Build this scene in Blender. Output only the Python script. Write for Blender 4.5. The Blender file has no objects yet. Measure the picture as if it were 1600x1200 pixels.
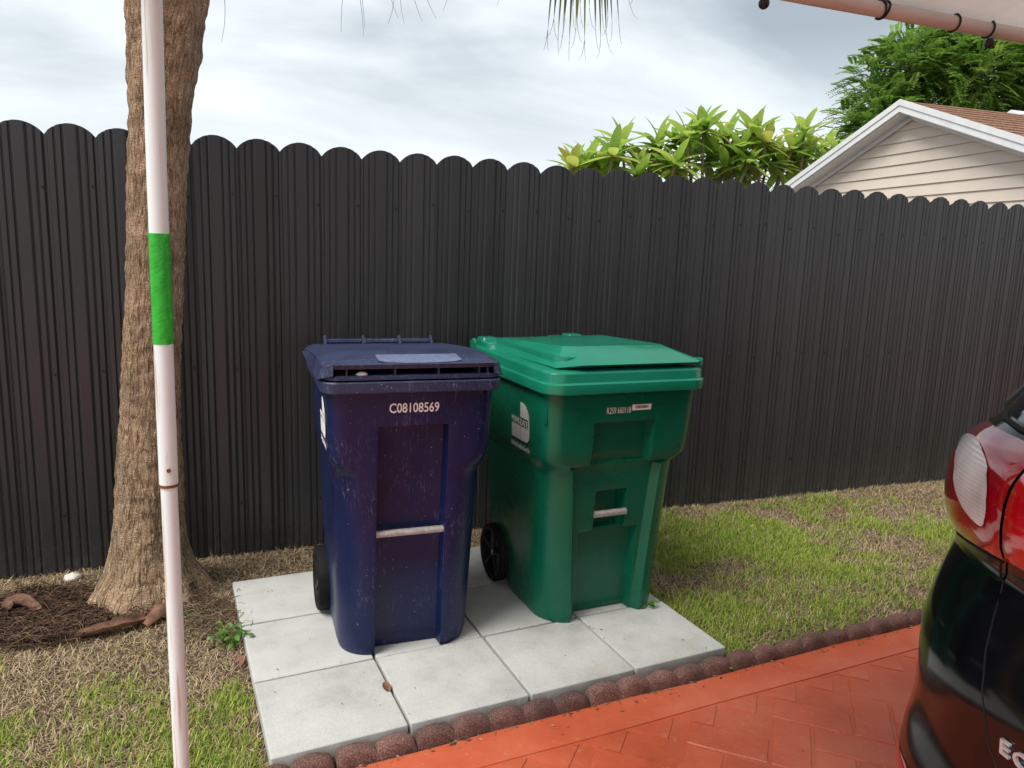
import bpy, bmesh, math, random
import numpy as np
from mathutils import Vector, Matrix, noise
from mathutils.bvhtree import BVHTree
R_ = math.radians
random.seed(7); rng = np.random.default_rng(11)
SC = bpy.context.scene
COL = SC.collection

# ------------------------------------------------------------------ camera
CAM_F, CAM_YAW, CAM_PITCH, CAM_ROLL, CAM_H = 1157.3, 0.376833, 0.169562, 0.034131, 1.4632
def cam_axes():
    y, p, r = CAM_YAW, CAM_PITCH, CAM_ROLL
    F = Vector((math.sin(y)*math.cos(p), math.cos(y)*math.cos(p), -math.sin(p)))
    R0 = Vector((math.cos(y), -math.sin(y), 0)); U0 = R0.cross(F)
    return R0*math.cos(r)+U0*math.sin(r), -R0*math.sin(r)+U0*math.cos(r), F
CR, CU, CF = cam_axes()
CAM_POS = Vector((0, 0, CAM_H))
def ray(px, py):                       # photograph pixel (1600x1200) -> direction
    return CF + CR*((px-800)/CAM_F) - CU*((py-600)/CAM_F)
def at(px, py, x=None, y=None, z=None):   # pixel -> point on a plane the thing touches
    d = ray(px, py)
    t = (z-CAM_H)/d.z if z is not None else (y/d.y if y is not None else x/d.x)
    return CAM_POS + d*t
cd = bpy.data.cameras.new('camera'); cam = bpy.data.objects.new('camera', cd); COL.objects.link(cam)
cd.sensor_fit = 'HORIZONTAL'; cd.sensor_width = 36.0; cd.lens = CAM_F/1600*36.0
cd.clip_start = 0.02; cd.clip_end = 800
cam.matrix_world = Matrix(((CR.x, CU.x, -CF.x, 0), (CR.y, CU.y, -CF.y, 0), (CR.z, CU.z, -CF.z, CAM_H), (0, 0, 0, 1)))
SC.camera = cam
SC.render.resolution_x = 1024; SC.render.resolution_y = 768

# ------------------------------------------------------------------ world and sun (overcast, bright)
SUN_DIR = Vector((-0.52, -0.18, 0.83)).normalized()
w = bpy.data.worlds.new('World'); SC.world = w; w.use_nodes = True
nt = w.node_tree; nt.nodes.clear()
def N(t, **k):
    n = nt.nodes.new(t)
    for a, b in k.items(): setattr(n, a, b)
    return n
wo = N('ShaderNodeOutputWorld'); bg = N('ShaderNodeBackground'); bg.inputs[1].default_value = 1.0
sky = N('ShaderNodeTexSky', sky_type='NISHITA', sun_disc=False)
sky.sun_elevation = math.asin(SUN_DIR.z); sky.sun_rotation = math.atan2(SUN_DIR.x, SUN_DIR.y)
sk = N('ShaderNodeMixRGB', blend_type='MULTIPLY'); sk.inputs[0].default_value = 1; sk.inputs[2].default_value = (.1, .1, .1, 1)
nt.links.new(sky.outputs[0], sk.inputs[1])
tc = N('ShaderNodeTexCoord'); sep = N('ShaderNodeSeparateXYZ'); nt.links.new(tc.outputs['Generated'], sep.inputs[0])
mx = N('ShaderNodeMath', operation='MAXIMUM'); mx.inputs[1].default_value = 0.0; nt.links.new(sep.outputs[2], mx.inputs[0])
ad = N('ShaderNodeMath', operation='ADD'); ad.inputs[1].default_value = 0.22; nt.links.new(mx.outputs[0], ad.inputs[0])
dv = N('ShaderNodeVectorMath', operation='DIVIDE'); nt.links.new(tc.outputs['Generated'], dv.inputs[0])
cb = N('ShaderNodeCombineXYZ')
for i in range(3): nt.links.new(ad.outputs[0], cb.inputs[i])
nt.links.new(cb.outputs[0], dv.inputs[1])
mp = N('ShaderNodeMapping'); mp.inputs['Location'].default_value = (1.3, 0.4, 0); mp.inputs['Scale'].default_value = (0.8, 1.25, 0.8)
nt.links.new(dv.outputs[0], mp.inputs[0])
n1 = N('ShaderNodeTexNoise'); n1.inputs['Scale'].default_value = 1.15; n1.inputs['Detail'].default_value = 6; n1.inputs['Roughness'].default_value = 0.5; n1.inputs['Distortion'].default_value = 0.35
nt.links.new(mp.outputs[0], n1.inputs['Vector'])
cr = N('ShaderNodeValToRGB'); e = cr.color_ramp.elements
e[0].position = 0.40; e[0].color = (0.160, 0.180, 0.191, 1); e[1].position = 0.62; e[1].color = (0.355, 0.371, 0.376, 1)
m_ = cr.color_ramp.elements.new(0.5); m_.color = (0.240, 0.261, 0.271, 1)
nt.links.new(n1.outputs[0], cr.inputs[0])
# cloud deck gets thinner and brighter towards the horizon
hr = N('ShaderNodeMapRange'); hr.inputs[1].default_value = 0.03; hr.inputs[2].default_value = 0.27; hr.inputs[3].default_value = 0.95; hr.inputs[4].default_value = 0.0
nt.links.new(sep.outputs[2], hr.inputs[0])
hm = N('ShaderNodeMixRGB'); hm.inputs[2].default_value = (0.42, 0.431, 0.433, 1)
nt.links.new(hr.outputs[0], hm.inputs[0]); nt.links.new(cr.outputs[0], hm.inputs[1])
fm = N('ShaderNodeMixRGB'); fm.inputs[0].default_value = 0.9
nt.links.new(sk.outputs[0], fm.inputs[1]); nt.links.new(hm.outputs[0], fm.inputs[2])
nt.links.new(fm.outputs[0], bg.inputs[0]); nt.links.new(bg.outputs[0], wo.inputs[0])
sd = bpy.data.lights.new('sun', 'SUN'); so = bpy.data.objects.new('sun', sd); COL.objects.link(so)
sd.energy = 1.5; sd.angle = R_(30); sd.color = (1.0, 0.95, 0.87)
so.rotation_euler = (-SUN_DIR).to_track_quat('-Z', 'Y').to_euler(); so.location = (-4, 2, 8)
vs = SC.view_settings; vs.view_transform = 'Standard'; vs.look = 'None'; vs.gamma = 1.0; vs.exposure = 1.45; vs.use_curve_mapping = False

# ------------------------------------------------------------------ helpers
def obj(name, mesh, parent=None, loc=None, rot=None):
    o = bpy.data.objects.new(name, mesh); COL.objects.link(o)
    if parent is not None: o.parent = parent
    if loc is not None: o.location = loc
    if rot is not None: o.rotation_euler = rot
    return o
def tag(o, label=None, cat=None, group=None, kind=None):
    if label: o['label'] = label
    if cat: o['category'] = cat
    if group: o['group'] = group
    if kind: o['kind'] = kind
    return o
def empty(name, loc=(0, 0, 0), rz=0.0):
    o = bpy.data.objects.new(name, None); COL.objects.link(o); o.location = loc; o.rotation_euler = (0, 0, rz)
    o.empty_display_size = 0.1
    return o
def mesh(name, v, f, m=None, smooth=False):
    me = bpy.data.meshes.new(name); me.from_pydata([tuple(p) for p in v], [], f)
    if m: me.materials.append(m)
    if smooth:
        me.polygons.foreach_set('use_smooth', [True]*len(me.polygons))
    me.update()
    return me
def soften(me, ang=35):
    me.polygons.foreach_set('use_smooth', [True]*len(me.polygons))
    me.set_sharp_from_angle(angle=R_(ang)); return me
class MB:
    def __init__(s): s.v = []; s.f = []
    def add(s, v, f):
        b = len(s.v); s.v += [Vector(p) for p in v]; s.f += [tuple(i+b for i in q) for q in f]; return s
    def box(s, c, d, rz=0):
        x, y, z = d[0]/2, d[1]/2, d[2]/2; c = Vector(c); M = Matrix.Rotation(rz, 3, 'Z')
        v = [M @ Vector((a*x, b*y, e*z)) + c for e in (-1, 1) for (a, b) in ((-1, -1), (1, -1), (1, 1), (-1, 1))]
        return s.add(v, [(3, 2, 1, 0), (4, 5, 6, 7), (0, 1, 5, 4), (1, 2, 6, 5), (2, 3, 7, 6), (3, 0, 4, 7)])
    def tube(s, pts, rad, n=10, cap=True):
        pts = [Vector(p) for p in pts]; k = len(pts)
        rad = rad if isinstance(rad, (list, tuple)) else [rad]*k
        v = []; up = Vector((0, 0, 1)); prev = None
        for i, p in enumerate(pts):
            t = (pts[min(i+1, k-1)]-pts[max(i-1, 0)]).normalized()
            if prev is None:
                a = t.cross(up if abs(t.z) < .9 else Vector((1, 0, 0))).normalized()
            else:
                a = (prev - t*prev.dot(t)).normalized()
            prev = a; b = t.cross(a)
            v += [p + (a*math.cos(2*math.pi*j/n) + b*math.sin(2*math.pi*j/n))*rad[i] for j in range(n)]
        f = [(i*n+j, i*n+(j+1) % n, (i+1)*n+(j+1) % n, (i+1)*n+j) for i in range(k-1) for j in range(n)]
        if cap: f += [tuple(reversed(range(n))), tuple(range((k-1)*n, k*n))]
        return s.add(v, f)
    def loft(s, rings, cap0=True, cap1=True):
        n = len(rings[0]); v = [p for r in rings for p in r]; k = len(rings)
        f = [(i*n+j, i*n+(j+1) % n, (i+1)*n+(j+1) % n, (i+1)*n+j) for i in range(k-1) for j in range(n)]
        if cap0: f.append(tuple(reversed(range(n))))
        if cap1: f.append(tuple(range((k-1)*n, k*n)))
        return s.add(v, f)
    def mesh(s, name, m, bevel=0, seg=2, ang=35, limit=30):
        me = mesh(name, s.v, s.f, m)
        if bevel:
            bm = bmesh.new(); bm.from_mesh(me)
            es = [e for e in bm.edges if len(e.link_faces) == 2 and e.calc_face_angle(0) > R_(limit)]
            bmesh.ops.bevel(bm, geom=es, offset=bevel, segments=seg, profile=.6, affect='EDGES', clamp_overlap=True)
            bm.to_mesh(me); bm.free()
        return soften(me, ang)
    def build(s, name, m, parent=None, **k):
        return obj(name, s.mesh(name, m, **k), parent)
def rrect(ax, y0, y1, r, z, n=6, x0=0.0):       # rounded rectangle ring, counter-clockwise
    pts = []
    for cx, cy, a0 in ((ax-r, y0+r, -90), (ax-r, y1-r, 0), (-ax+r, y1-r, 90), (-ax+r, y0+r, 180)):
        for i in range(n+1):
            a = R_(a0+90*i/n); pts.append((x0+cx+r*math.cos(a), cy+r*math.sin(a), z))
    return pts
def interp(tab, z, i):
    return float(np.interp(z, [t[0] for t in tab], [t[i] for t in tab]))
def vnoise(x, y, s=1.0, seed=0):                # numpy value noise, 0..1
    x = np.asarray(x)*s; y = np.asarray(y)*s
    xi = np.floor(x).astype(int); yi = np.floor(y).astype(int); fx = x-xi; fy = y-yi
    fx = fx*fx*(3-2*fx); fy = fy*fy*(3-2*fy)
    def h(a, b):
        n = (a*374761393 + b*668265263 + seed*974711) & 0x7fffffff
        n = ((n ^ (n >> 13))*1274126177) & 0x7fffffff
        return ((n ^ (n >> 16)) & 0xffff)/65535.0
    return (h(xi, yi)*(1-fx)+h(xi+1, yi)*fx)*(1-fy)+(h(xi, yi+1)*(1-fx)+h(xi+1, yi+1)*fx)*fy

# ------------------------------------------------------------------ materials
def new_mat(name):
    m = bpy.data.materials.new(name); m.use_nodes = True
    t = m.node_tree; return m, t, t.nodes['Principled BSDF']
def nn(t, ty, **k):
    n = t.nodes.new(ty)
    for a, b in k.items(): setattr(n, a, b)
    return n
def ramp(t, stops):
    r = nn(t, 'ShaderNodeValToRGB'); el = r.color_ramp.elements
    while len(el) < len(stops): el.new(.5)
    for q, (p, c) in zip(el, stops): q.position = p; q.color = (*c, 1) if len(c) == 3 else c
    return r
def texnoise(t, scale, detail=4, rough=.55, vec=None, dist=0):
    n = nn(t, 'ShaderNodeTexNoise'); n.inputs['Scale'].default_value = scale; n.inputs['Detail'].default_value = detail
    n.inputs['Roughness'].default_value = rough; n.inputs['Distortion'].default_value = dist
    if vec is not None: t.links.new(vec, n.inputs['Vector'])
    return n
def coord(t, kind='Object', scale=(1, 1, 1)):
    c = nn(t, 'ShaderNodeTexCoord'); mp = nn(t, 'ShaderNodeMapping'); mp.inputs['Scale'].default_value = scale
    t.links.new(c.outputs[kind], mp.inputs[0]); return mp.outputs[0]
def bump(t, b, h, strength=.3, dist=.01, prev=None):
    n = nn(t, 'ShaderNodeBump'); n.inputs['Strength'].default_value = strength; n.inputs['Distance'].default_value = dist
    t.links.new(h, n.inputs['Height'])
    if prev is not None: t.links.new(prev, n.inputs['Normal'])
    if b is not None: t.links.new(n.outputs[0], b.inputs['Normal'])
    return n.outputs[0]
def simple(name, c, rough=.5, metal=0, var=.12, scale=8, bmp=.0, bscale=60, coat=0, rvar=.08, spec=.5):
    m, t, b = new_mat(name); v = coord(t)
    n = texnoise(t, scale, 5, .6, v)
    lo = tuple(x*(1-var) for x in c); hi = tuple(min(1, x*(1+var)) for x in c)
    r = ramp(t, [(.3, lo), (.7, hi)]); t.links.new(n.outputs[0], r.inputs[0]); t.links.new(r.outputs[0], b.inputs['Base Color'])
    mr = nn(t, 'ShaderNodeMapRange'); mr.inputs[3].default_value = max(.02, rough-rvar); mr.inputs[4].default_value = min(1, rough+rvar)
    t.links.new(n.outputs[0], mr.inputs[0]); t.links.new(mr.outputs[0], b.inputs['Roughness'])
    b.inputs['Metallic'].default_value = metal; b.inputs['Coat Weight'].default_value = coat; b.inputs['Coat Roughness'].default_value = .04
    b.inputs['Specular IOR Level'].default_value = spec
    if bmp:
        n2 = texnoise(t, bscale, 4, .6, v); bump(t, b, n2.outputs[0], bmp, .004)
    return m
M = {}
M['soil'] = (lambda: None)()
def m_soil():
    m, t, b = new_mat('soil'); v = coord(t)
    a = texnoise(t, 3, 5, .6, v); c = texnoise(t, 90, 5, .7, v)
    r1 = ramp(t, [(.3, (.055, .038, .028)), (.55, (.14, .10, .068)), (.75, (.28, .21, .14))]); t.links.new(c.outputs[0], r1.inputs[0])
    r2 = ramp(t, [(.4, (.8, .8, .8)), (.65, (1.15, 1.1, 1.0))]); t.links.new(a.outputs[0], r2.inputs[0])
    x = nn(t, 'ShaderNodeMixRGB', blend_type='MULTIPLY'); x.inputs[0].default_value = 1
    t.links.new(r1.outputs[0], x.inputs[1]); t.links.new(r2.outputs[0], x.inputs[2]); t.links.new(x.outputs[0], b.inputs['Base Color'])
    b.inputs['Roughness'].default_value = .95; bump(t, b, c.outputs[0], .8, .02); return m
M['soil'] = m_soil()
def m_attr(name, rough=.6, trans=0.0, sat=1.0):
    m, t, b = new_mat(name); a = nn(t, 'ShaderNodeAttribute', attribute_name='Col')
    t.links.new(a.outputs[0], b.inputs['Base Color']); b.inputs['Roughness'].default_value = rough
    b.inputs['Specular IOR Level'].default_value = .3
    if trans:
        tr = nn(t, 'ShaderNodeBsdfTranslucent'); t.links.new(a.outputs[0], tr.inputs[0]); ms = nn(t, 'ShaderNodeMixShader'); ms.inputs[0].default_value = trans
        t.links.new(b.outputs[0], ms.inputs[1]); t.links.new(tr.outputs[0], ms.inputs[2]); t.links.new(ms.outputs[0], t.nodes['Material Output'].inputs[0])
    return m
M['grass'] = m_attr('grass_blades', .5, .35); M['thatch'] = m_attr('dry_thatch', .85, .1); M['foliage'] = m_attr('tree_leaves', .42, .45)
def m_fence():
    m, t, b = new_mat('charcoal_painted_steel'); v = coord(t)
    oi = nn(t, 'ShaderNodeObjectInfo')
    n = texnoise(t, 1.3, 4, .6, coord(t, 'Object', (6, 6, .7)))
    r = ramp(t, [(.3, (.0225, .0238, .0262)), (.7, (.0315, .0328, .0352))]); t.links.new(n.outputs[0], r.inputs[0])
    # dust and faint earth splash near the foot
    s = nn(t, 'ShaderNodeSeparateXYZ'); t.links.new(v, s.inputs[0])
    mr = nn(t, 'ShaderNodeMapRange'); mr.inputs[1].default_value = .28; mr.inputs[2].default_value = .0; mr.inputs[3].default_value = 0; mr.inputs[4].default_value = 1
    t.links.new(s.outputs[2], mr.inputs[0]); n2 = texnoise(t, 40, 5, .7, v)
    mm = nn(t, 'ShaderNodeMath', operation='MULTIPLY'); t.links.new(mr.outputs[0], mm.inputs[0])
    r3 = ramp(t, [(.5, (0, 0, 0)), (.72, (.55, .55, .55))]); t.links.new(n2.outputs[0], r3.inputs[0]); t.links.new(r3.outputs[0], mm.inputs[1])
    x = nn(t, 'ShaderNodeMixRGB'); x.inputs[2].default_value = (.13, .105, .08, 1); t.links.new(mm.outputs[0], x.inputs[0]); t.links.new(r.outputs[0], x.inputs[1])
    ov = nn(t, 'ShaderNodeMapRange'); ov.inputs[3].default_value = .78; ov.inputs[4].default_value = 1.25; t.links.new(oi.outputs['Random'], ov.inputs[0])
    om = nn(t, 'ShaderNodeMixRGB', blend_type='MULTIPLY'); om.inputs[0].default_value = 1; t.links.new(x.outputs[0], om.inputs[1]); t.links.new(ov.outputs[0], om.inputs[2]); t.links.new(om.outputs[0], b.inputs['Base Color'])
    mr2 = nn(t, 'ShaderNodeMapRange'); mr2.inputs[3].default_value = .30; mr2.inputs[4].default_value = .44; t.links.new(n.outputs[0], mr2.inputs[0])
    t.links.new(mr2.outputs[0], b.inputs['Roughness'])
    ad = nn(t, 'ShaderNodeVectorMath', operation='ADD'); t.links.new(coord(t, 'Object', (4, 4, .8)), ad.inputs[0]); t.links.new(oi.outputs['Random'], ad.inputs[1])
    n3 = texnoise(t, 1.0, 2, .5, ad.outputs[0]); bump(t, b, n3.outputs[0], .10, .02)
    return m
M['fence'] = m_fence()
M['screw'] = simple('black_screw', (.012, .012, .012), .4, .6)
def m_paver():
    m, t, b = new_mat('pale_concrete'); v = coord(t)
    oi = nn(t, 'ShaderNodeObjectInfo'); ad = nn(t, 'ShaderNodeVectorMath', operation='ADD'); sc = nn(t, 'ShaderNodeVectorMath', operation='SCALE'); sc.inputs['Scale'].default_value = 9
    cb = nn(t, 'ShaderNodeCombineXYZ'); [t.links.new(oi.outputs['Random'], cb.inputs[i]) for i in range(3)]
    t.links.new(cb.outputs[0], sc.inputs[0]); t.links.new(v, ad.inputs[0]); t.links.new(sc.outputs[0], ad.inputs[1]); v = ad.outputs[0]
    a = texnoise(t, 5, 6, .65, v); c = texnoise(t, 220, 3, .7, v)
    r = ramp(t, [(.25, (.36, .362, .345)), (.48, (.475, .485, .47)), (.75, (.56, .57, .555))]); t.links.new(a.outputs[0], r.inputs[0])
    vo = nn(t, 'ShaderNodeTexVoronoi'); vo.inputs['Scale'].default_value = 70; t.links.new(v, vo.inputs['Vector'])
    rp = ramp(t, [(.03, (.35, .34, .32)), (.075, (1, 1, 1))]); t.links.new(vo.outputs['Distance'], rp.inputs[0])
    x = nn(t, 'ShaderNodeMixRGB', blend_type='MULTIPLY'); x.inputs[0].default_value = .75; t.links.new(r.outputs[0], x.inputs[1]); t.links.new(rp.outputs[0], x.inputs[2])
    # ochre stains from soil
    st = texnoise(t, 3.2, 5, .7, v); rs = ramp(t, [(.58, (0, 0, 0)), (.76, (.5, .5, .5))]); t.links.new(st.outputs[0], rs.inputs[0])
    y = nn(t, 'ShaderNodeMixRGB'); y.inputs[2].default_value = (.42, .36, .25, 1); t.links.new(rs.outputs[0], y.inputs[0]); t.links.new(x.outputs[0], y.inputs[1])
    g = ramp(t, [(.35, (.86, .86, .86)), (.65, (1.06, 1.06, 1.06))]); t.links.new(c.outputs[0], g.inputs[0])
    z = nn(t, 'ShaderNodeMixRGB', blend_type='MULTIPLY'); z.inputs[0].default_value = 1; t.links.new(y.outputs[0], z.inputs[1]); t.links.new(g.outputs[0], z.inputs[2])
    t.links.new(z.outputs[0], b.inputs['Base Color']); b.inputs['Roughness'].default_value = .85
    p = bump(t, None, a.outputs[0], .25, .01); bump(t, b, c.outputs[0], .35, .003, p); return m
M['paver'] = m_paver()
def m_edging():
    m, t, b = new_mat('red_brown_block'); v = coord(t)
    c = texnoise(t, 260, 3, .75, v); a = texnoise(t, 11, 5, .6, v)
    r = ramp(t, [(.32, (.05, .03, .027)), (.5, (.20, .105, .088)), (.68, (.42, .27, .23))]); t.links.new(c.outputs[0], r.inputs[0])
    r2 = ramp(t, [(.35, (.62, .60, .6)), (.7, (1.15, 1.1, 1.08))]); t.links.new(a.outputs[0], r2.inputs[0])
    x = nn(t, 'ShaderNodeMixRGB', blend_type='MULTIPLY'); x.inputs[0].default_value = 1; t.links.new(r.outputs[0], x.inputs[1]); t.links.new(r2.outputs[0], x.inputs[2])
    oi = nn(t, 'ShaderNodeObjectInfo'); ov = nn(t, 'ShaderNodeMapRange'); ov.inputs[3].default_value = .8; ov.inputs[4].default_value = 1.25; t.links.new(oi.outputs['Random'], ov.inputs[0])
    om = nn(t, 'ShaderNodeMixRGB', blend_type='MULTIPLY'); om.inputs[0].default_value = 1; t.links.new(x.outputs[0], om.inputs[1]); t.links.new(ov.outputs[0], om.inputs[2]); t.links.new(om.outputs[0], b.inputs['Base Color']); b.inputs['Roughness'].default_value = .92; bump(t, b, c.outputs[0], .9, .008); return m
M['edging'] = m_edging()
def m_drive():
    m, t, b = new_mat('red_sealed_concrete'); tcn = nn(t, 'ShaderNodeNewGeometry'); v = tcn.outputs['Position']
    a = texnoise(t, 2.2, 6, .65, v); c = texnoise(t, 38, 5, .7, v); d = texnoise(t, 240, 3, .6, v)
    r = ramp(t, [(.3, (.43, .074, .030)), (.5, (.53, .108, .049)), (.72, (.60, .155, .080))]); t.links.new(a.outputs[0], r.inputs[0])
    rs = ramp(t, [(.60, (0, 0, 0)), (.74, (.6, .6, .6))]); t.links.new(c.outputs[0], rs.inputs[0])
    y = nn(t, 'ShaderNodeMixRGB'); y.inputs[2].default_value = (.60, .30, .19, 1); t.links.new(rs.outputs[0], y.inputs[0]); t.links.new(r.outputs[0], y.inputs[1])
    rd = ramp(t, [(.24, (.5, .5, .5)), (.36, (1, 1, 1))]); t.links.new(c.outputs[0], rd.inputs[0])
    x = nn(t, 'ShaderNodeMixRGB', blend_type='MULTIPLY'); x.inputs[0].default_value = .8; t.links.new(y.outputs[0], x.inputs[1]); t.links.new(rd.outputs[0], x.inputs[2])
    oi = nn(t, 'ShaderNodeObjectInfo'); ov = nn(t, 'ShaderNodeMapRange'); ov.inputs[3].default_value = .93; ov.inputs[4].default_value = 1.07; t.links.new(oi.outputs['Random'], ov.inputs[0])
    om = nn(t, 'ShaderNodeMixRGB', blend_type='MULTIPLY'); om.inputs[0].default_value = 1; t.links.new(x.outputs[0], om.inputs[1]); t.links.new(ov.outputs[0], om.inputs[2]); t.links.new(om.outputs[0], b.inputs['Base Color'])
    mr = nn(t, 'ShaderNodeMapRange'); mr.inputs[1].default_value = .3; mr.inputs[2].default_value = .7; mr.inputs[3].default_value = .26; mr.inputs[4].default_value = .5; t.links.new(a.outputs[0], mr.inputs[0]); t.links.new(mr.outputs[0], b.inputs['Roughness'])
    p = bump(t, None, c.outputs[0], .35, .006); bump(t, b, d.outputs[0], .2, .002, p); return m
M['drive'] = m_drive()
def m_plastic(name, c1, c2, rough, wear, spec=(.5, .52, .6)):
    m, t, b = new_mat(name); v = coord(t)
    a = texnoise(t, 4.5, 5, .6, v)
    r = ramp(t, [(.3, c1), (.7, c2)]); t.links.new(a.outputs[0], r.inputs[0]); col = r.outputs[0]
    if wear:
        # pale nicks and short scratches, more of them where the bin has been handled
        vo = nn(t, 'ShaderNodeTexVoronoi'); vo.inputs['Scale'].default_value = 62; dn = texnoise(t, 45, 3, .7, v); dm = nn(t, 'ShaderNodeMixRGB', blend_type='LINEAR_LIGHT'); dm.inputs[0].default_value = .012; t.links.new(v, dm.inputs[1]); t.links.new(dn.outputs['Color'], dm.inputs[2]); t.links.new(dm.outputs[0], vo.inputs['Vector'])
        k = ramp(t, [(.085, (1, 1, 1)), (.13, (0, 0, 0))]); t.links.new(vo.outputs['Distance'], k.inputs[0])
        sel = nn(t, 'ShaderNodeMath', operation='GREATER_THAN'); sel.inputs[1].default_value = .72
        sc = nn(t, 'ShaderNodeSeparateColor'); t.links.new(vo.outputs['Color'], sc.inputs[0]); t.links.new(sc.outputs[0], sel.inputs[0])
        mu = nn(t, 'ShaderNodeMath', operation='MULTIPLY'); t.links.new(k.outputs[0], mu.inputs[0]); t.links.new(sel.outputs[0], mu.inputs[1])
        s1 = texnoise(t, 30, 3, .8, coord(t, 'Object', (4, 4, .55)), 1.5); k1 = ramp(t, [(.60, (0, 0, 0)), (.63, (.75, .75, .75)), (.67, (0, 0, 0))]); t.links.new(s1.outputs[0], k1.inputs[0])
        pm = texnoise(t, 5.5, 3, .6, v); k2 = ramp(t, [(.46, (0, 0, 0)), (.60, (1, 1, 1))]); t.links.new(pm.outputs[0], k2.inputs[0])
        m2 = nn(t, 'ShaderNodeMath', operation='MULTIPLY'); t.links.new(k1.outputs[0], m2.inputs[0]); t.links.new(k2.outputs[0], m2.inputs[1])
        mxn = nn(t, 'ShaderNodeMath', operation='MAXIMUM'); t.links.new(mu.outputs[0], mxn.inputs[0]); t.links.new(m2.outputs[0], mxn.inputs[1])
        f = nn(t, 'ShaderNodeMath', operation='MULTIPLY'); f.inputs[1].default_value = wear; t.links.new(mxn.outputs[0], f.inputs[0])
        x = nn(t, 'ShaderNodeMixRGB'); x.inputs[2].default_value = (*spec, 1); t.links.new(f.outputs[0], x.inputs[0]); t.links.new(col, x.inputs[1]); col = x.outputs[0]
    t.links.new(col, b.inputs['Base Color'])
    mr = nn(t, 'ShaderNodeMapRange'); mr.inputs[3].default_value = rough-.08; mr.inputs[4].default_value = rough+.1; t.links.new(a.outputs[0], mr.inputs[0]); t.links.new(mr.outputs[0], b.inputs['Roughness'])
    b.inputs['Specular IOR Level'].default_value = .38
    n2 = texnoise(t, 7, 2, .5, v); n3 = texnoise(t, 400, 2, .5, v); p = bump(t, None, n2.outputs[0], .12, .02); bump(t, b, n3.outputs[0], .06, .002, p)
    return m
M['blue'] = m_plastic('navy_plastic', (.003, .0078, .044), (.0055, .0135, .072), .34, .42)
M['bluelid'] = m_plastic('weathered_navy_plastic', (.013, .018, .055), (.032, .042, .095), .42, .6)
M['bluelabel'] = simple('faded_blue_label', (.12, .145, .24), .5, var=.25, scale=60)
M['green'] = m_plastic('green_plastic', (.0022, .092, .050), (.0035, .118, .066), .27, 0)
M['greenlid'] = m_plastic('green_lid_plastic', (.006, .165, .095), (.010, .205, .125), .2, 0)  # lighter copy of the body green: sky brightness on the lid put into its colour
M['rubber'] = simple('black_rubber', (.006, .006, .006), .75, bmp=.3, spec=.25)
M['blackpl'] = simple('black_plastic', (.012, .012, .013), .45)
M['bar'] = simple('galvanised_bar', (.42, .40, .38), .45, .35, var=.3, scale=60)
M['white_print'] = simple('white_print', (.82, .82, .80), .6, var=.03)
M['grey_print'] = simple('grey_print', (.40, .42, .41), .6, var=.1, scale=80)
def m_pole():
    m, t, b = new_mat('white_painted_pipe'); v = coord(t)
    n = texnoise(t, 2.0, 4, .6, coord(t, 'Object', (60, 60, 1.6))); r = ramp(t, [(.55, (0, 0, 0)), (.63, (.7, .7, .7))]); t.links.new(n.outputs[0], r.inputs[0])
    x = nn(t, 'ShaderNodeMixRGB'); x.inputs[1].default_value = (.70, .83, .85, 1); x.inputs[2].default_value = (.48, .34, .19, 1)
    t.links.new(r.outputs[0], x.inputs[0]); t.links.new(x.outputs[0], b.inputs['Base Color']); b.inputs['Roughness'].default_value = .42
    return m
M['pole'] = m_pole()
M['pipe'] = simple('beige_white_pipe', (.66, .63, .60), .45, var=.10, scale=5)
M['rust'] = simple('rust', (.16, .06, .02), .8, var=.4, scale=120)
M['tape'] = simple('green_tape', (.02, .42, .03), .38, var=.08, scale=30, bmp=.9, bscale=40)
def m_tarp():
    m, t, b = new_mat('white_tarp'); v = coord(t); n = texnoise(t, 2.5, 5, .6, v)
    r = ramp(t, [(.3, (.66, .62, .60)), (.7, (.78, .75, .73))]); t.links.new(n.outputs[0], r.inputs[0]); t.links.new(r.outputs[0], b.inputs['Base Color']); b.inputs['Roughness'].default_value = .6
    tr = nn(t, 'ShaderNodeBsdfTranslucent'); t.links.new(r.outputs[0], tr.inputs[0]); ms = nn(t, 'ShaderNodeMixShader'); ms.inputs[0].default_value = .6
    t.links.new(b.outputs[0], ms.inputs[1]); t.links.new(tr.outputs[0], ms.inputs[2]); t.links.new(ms.outputs[0], t.nodes['Material Output'].inputs[0])
    n2 = texnoise(t, 9, 3, .5, v); bump(t, b, n2.outputs[0], .3, .02); return m
M['tarp'] = m_tarp()
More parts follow.
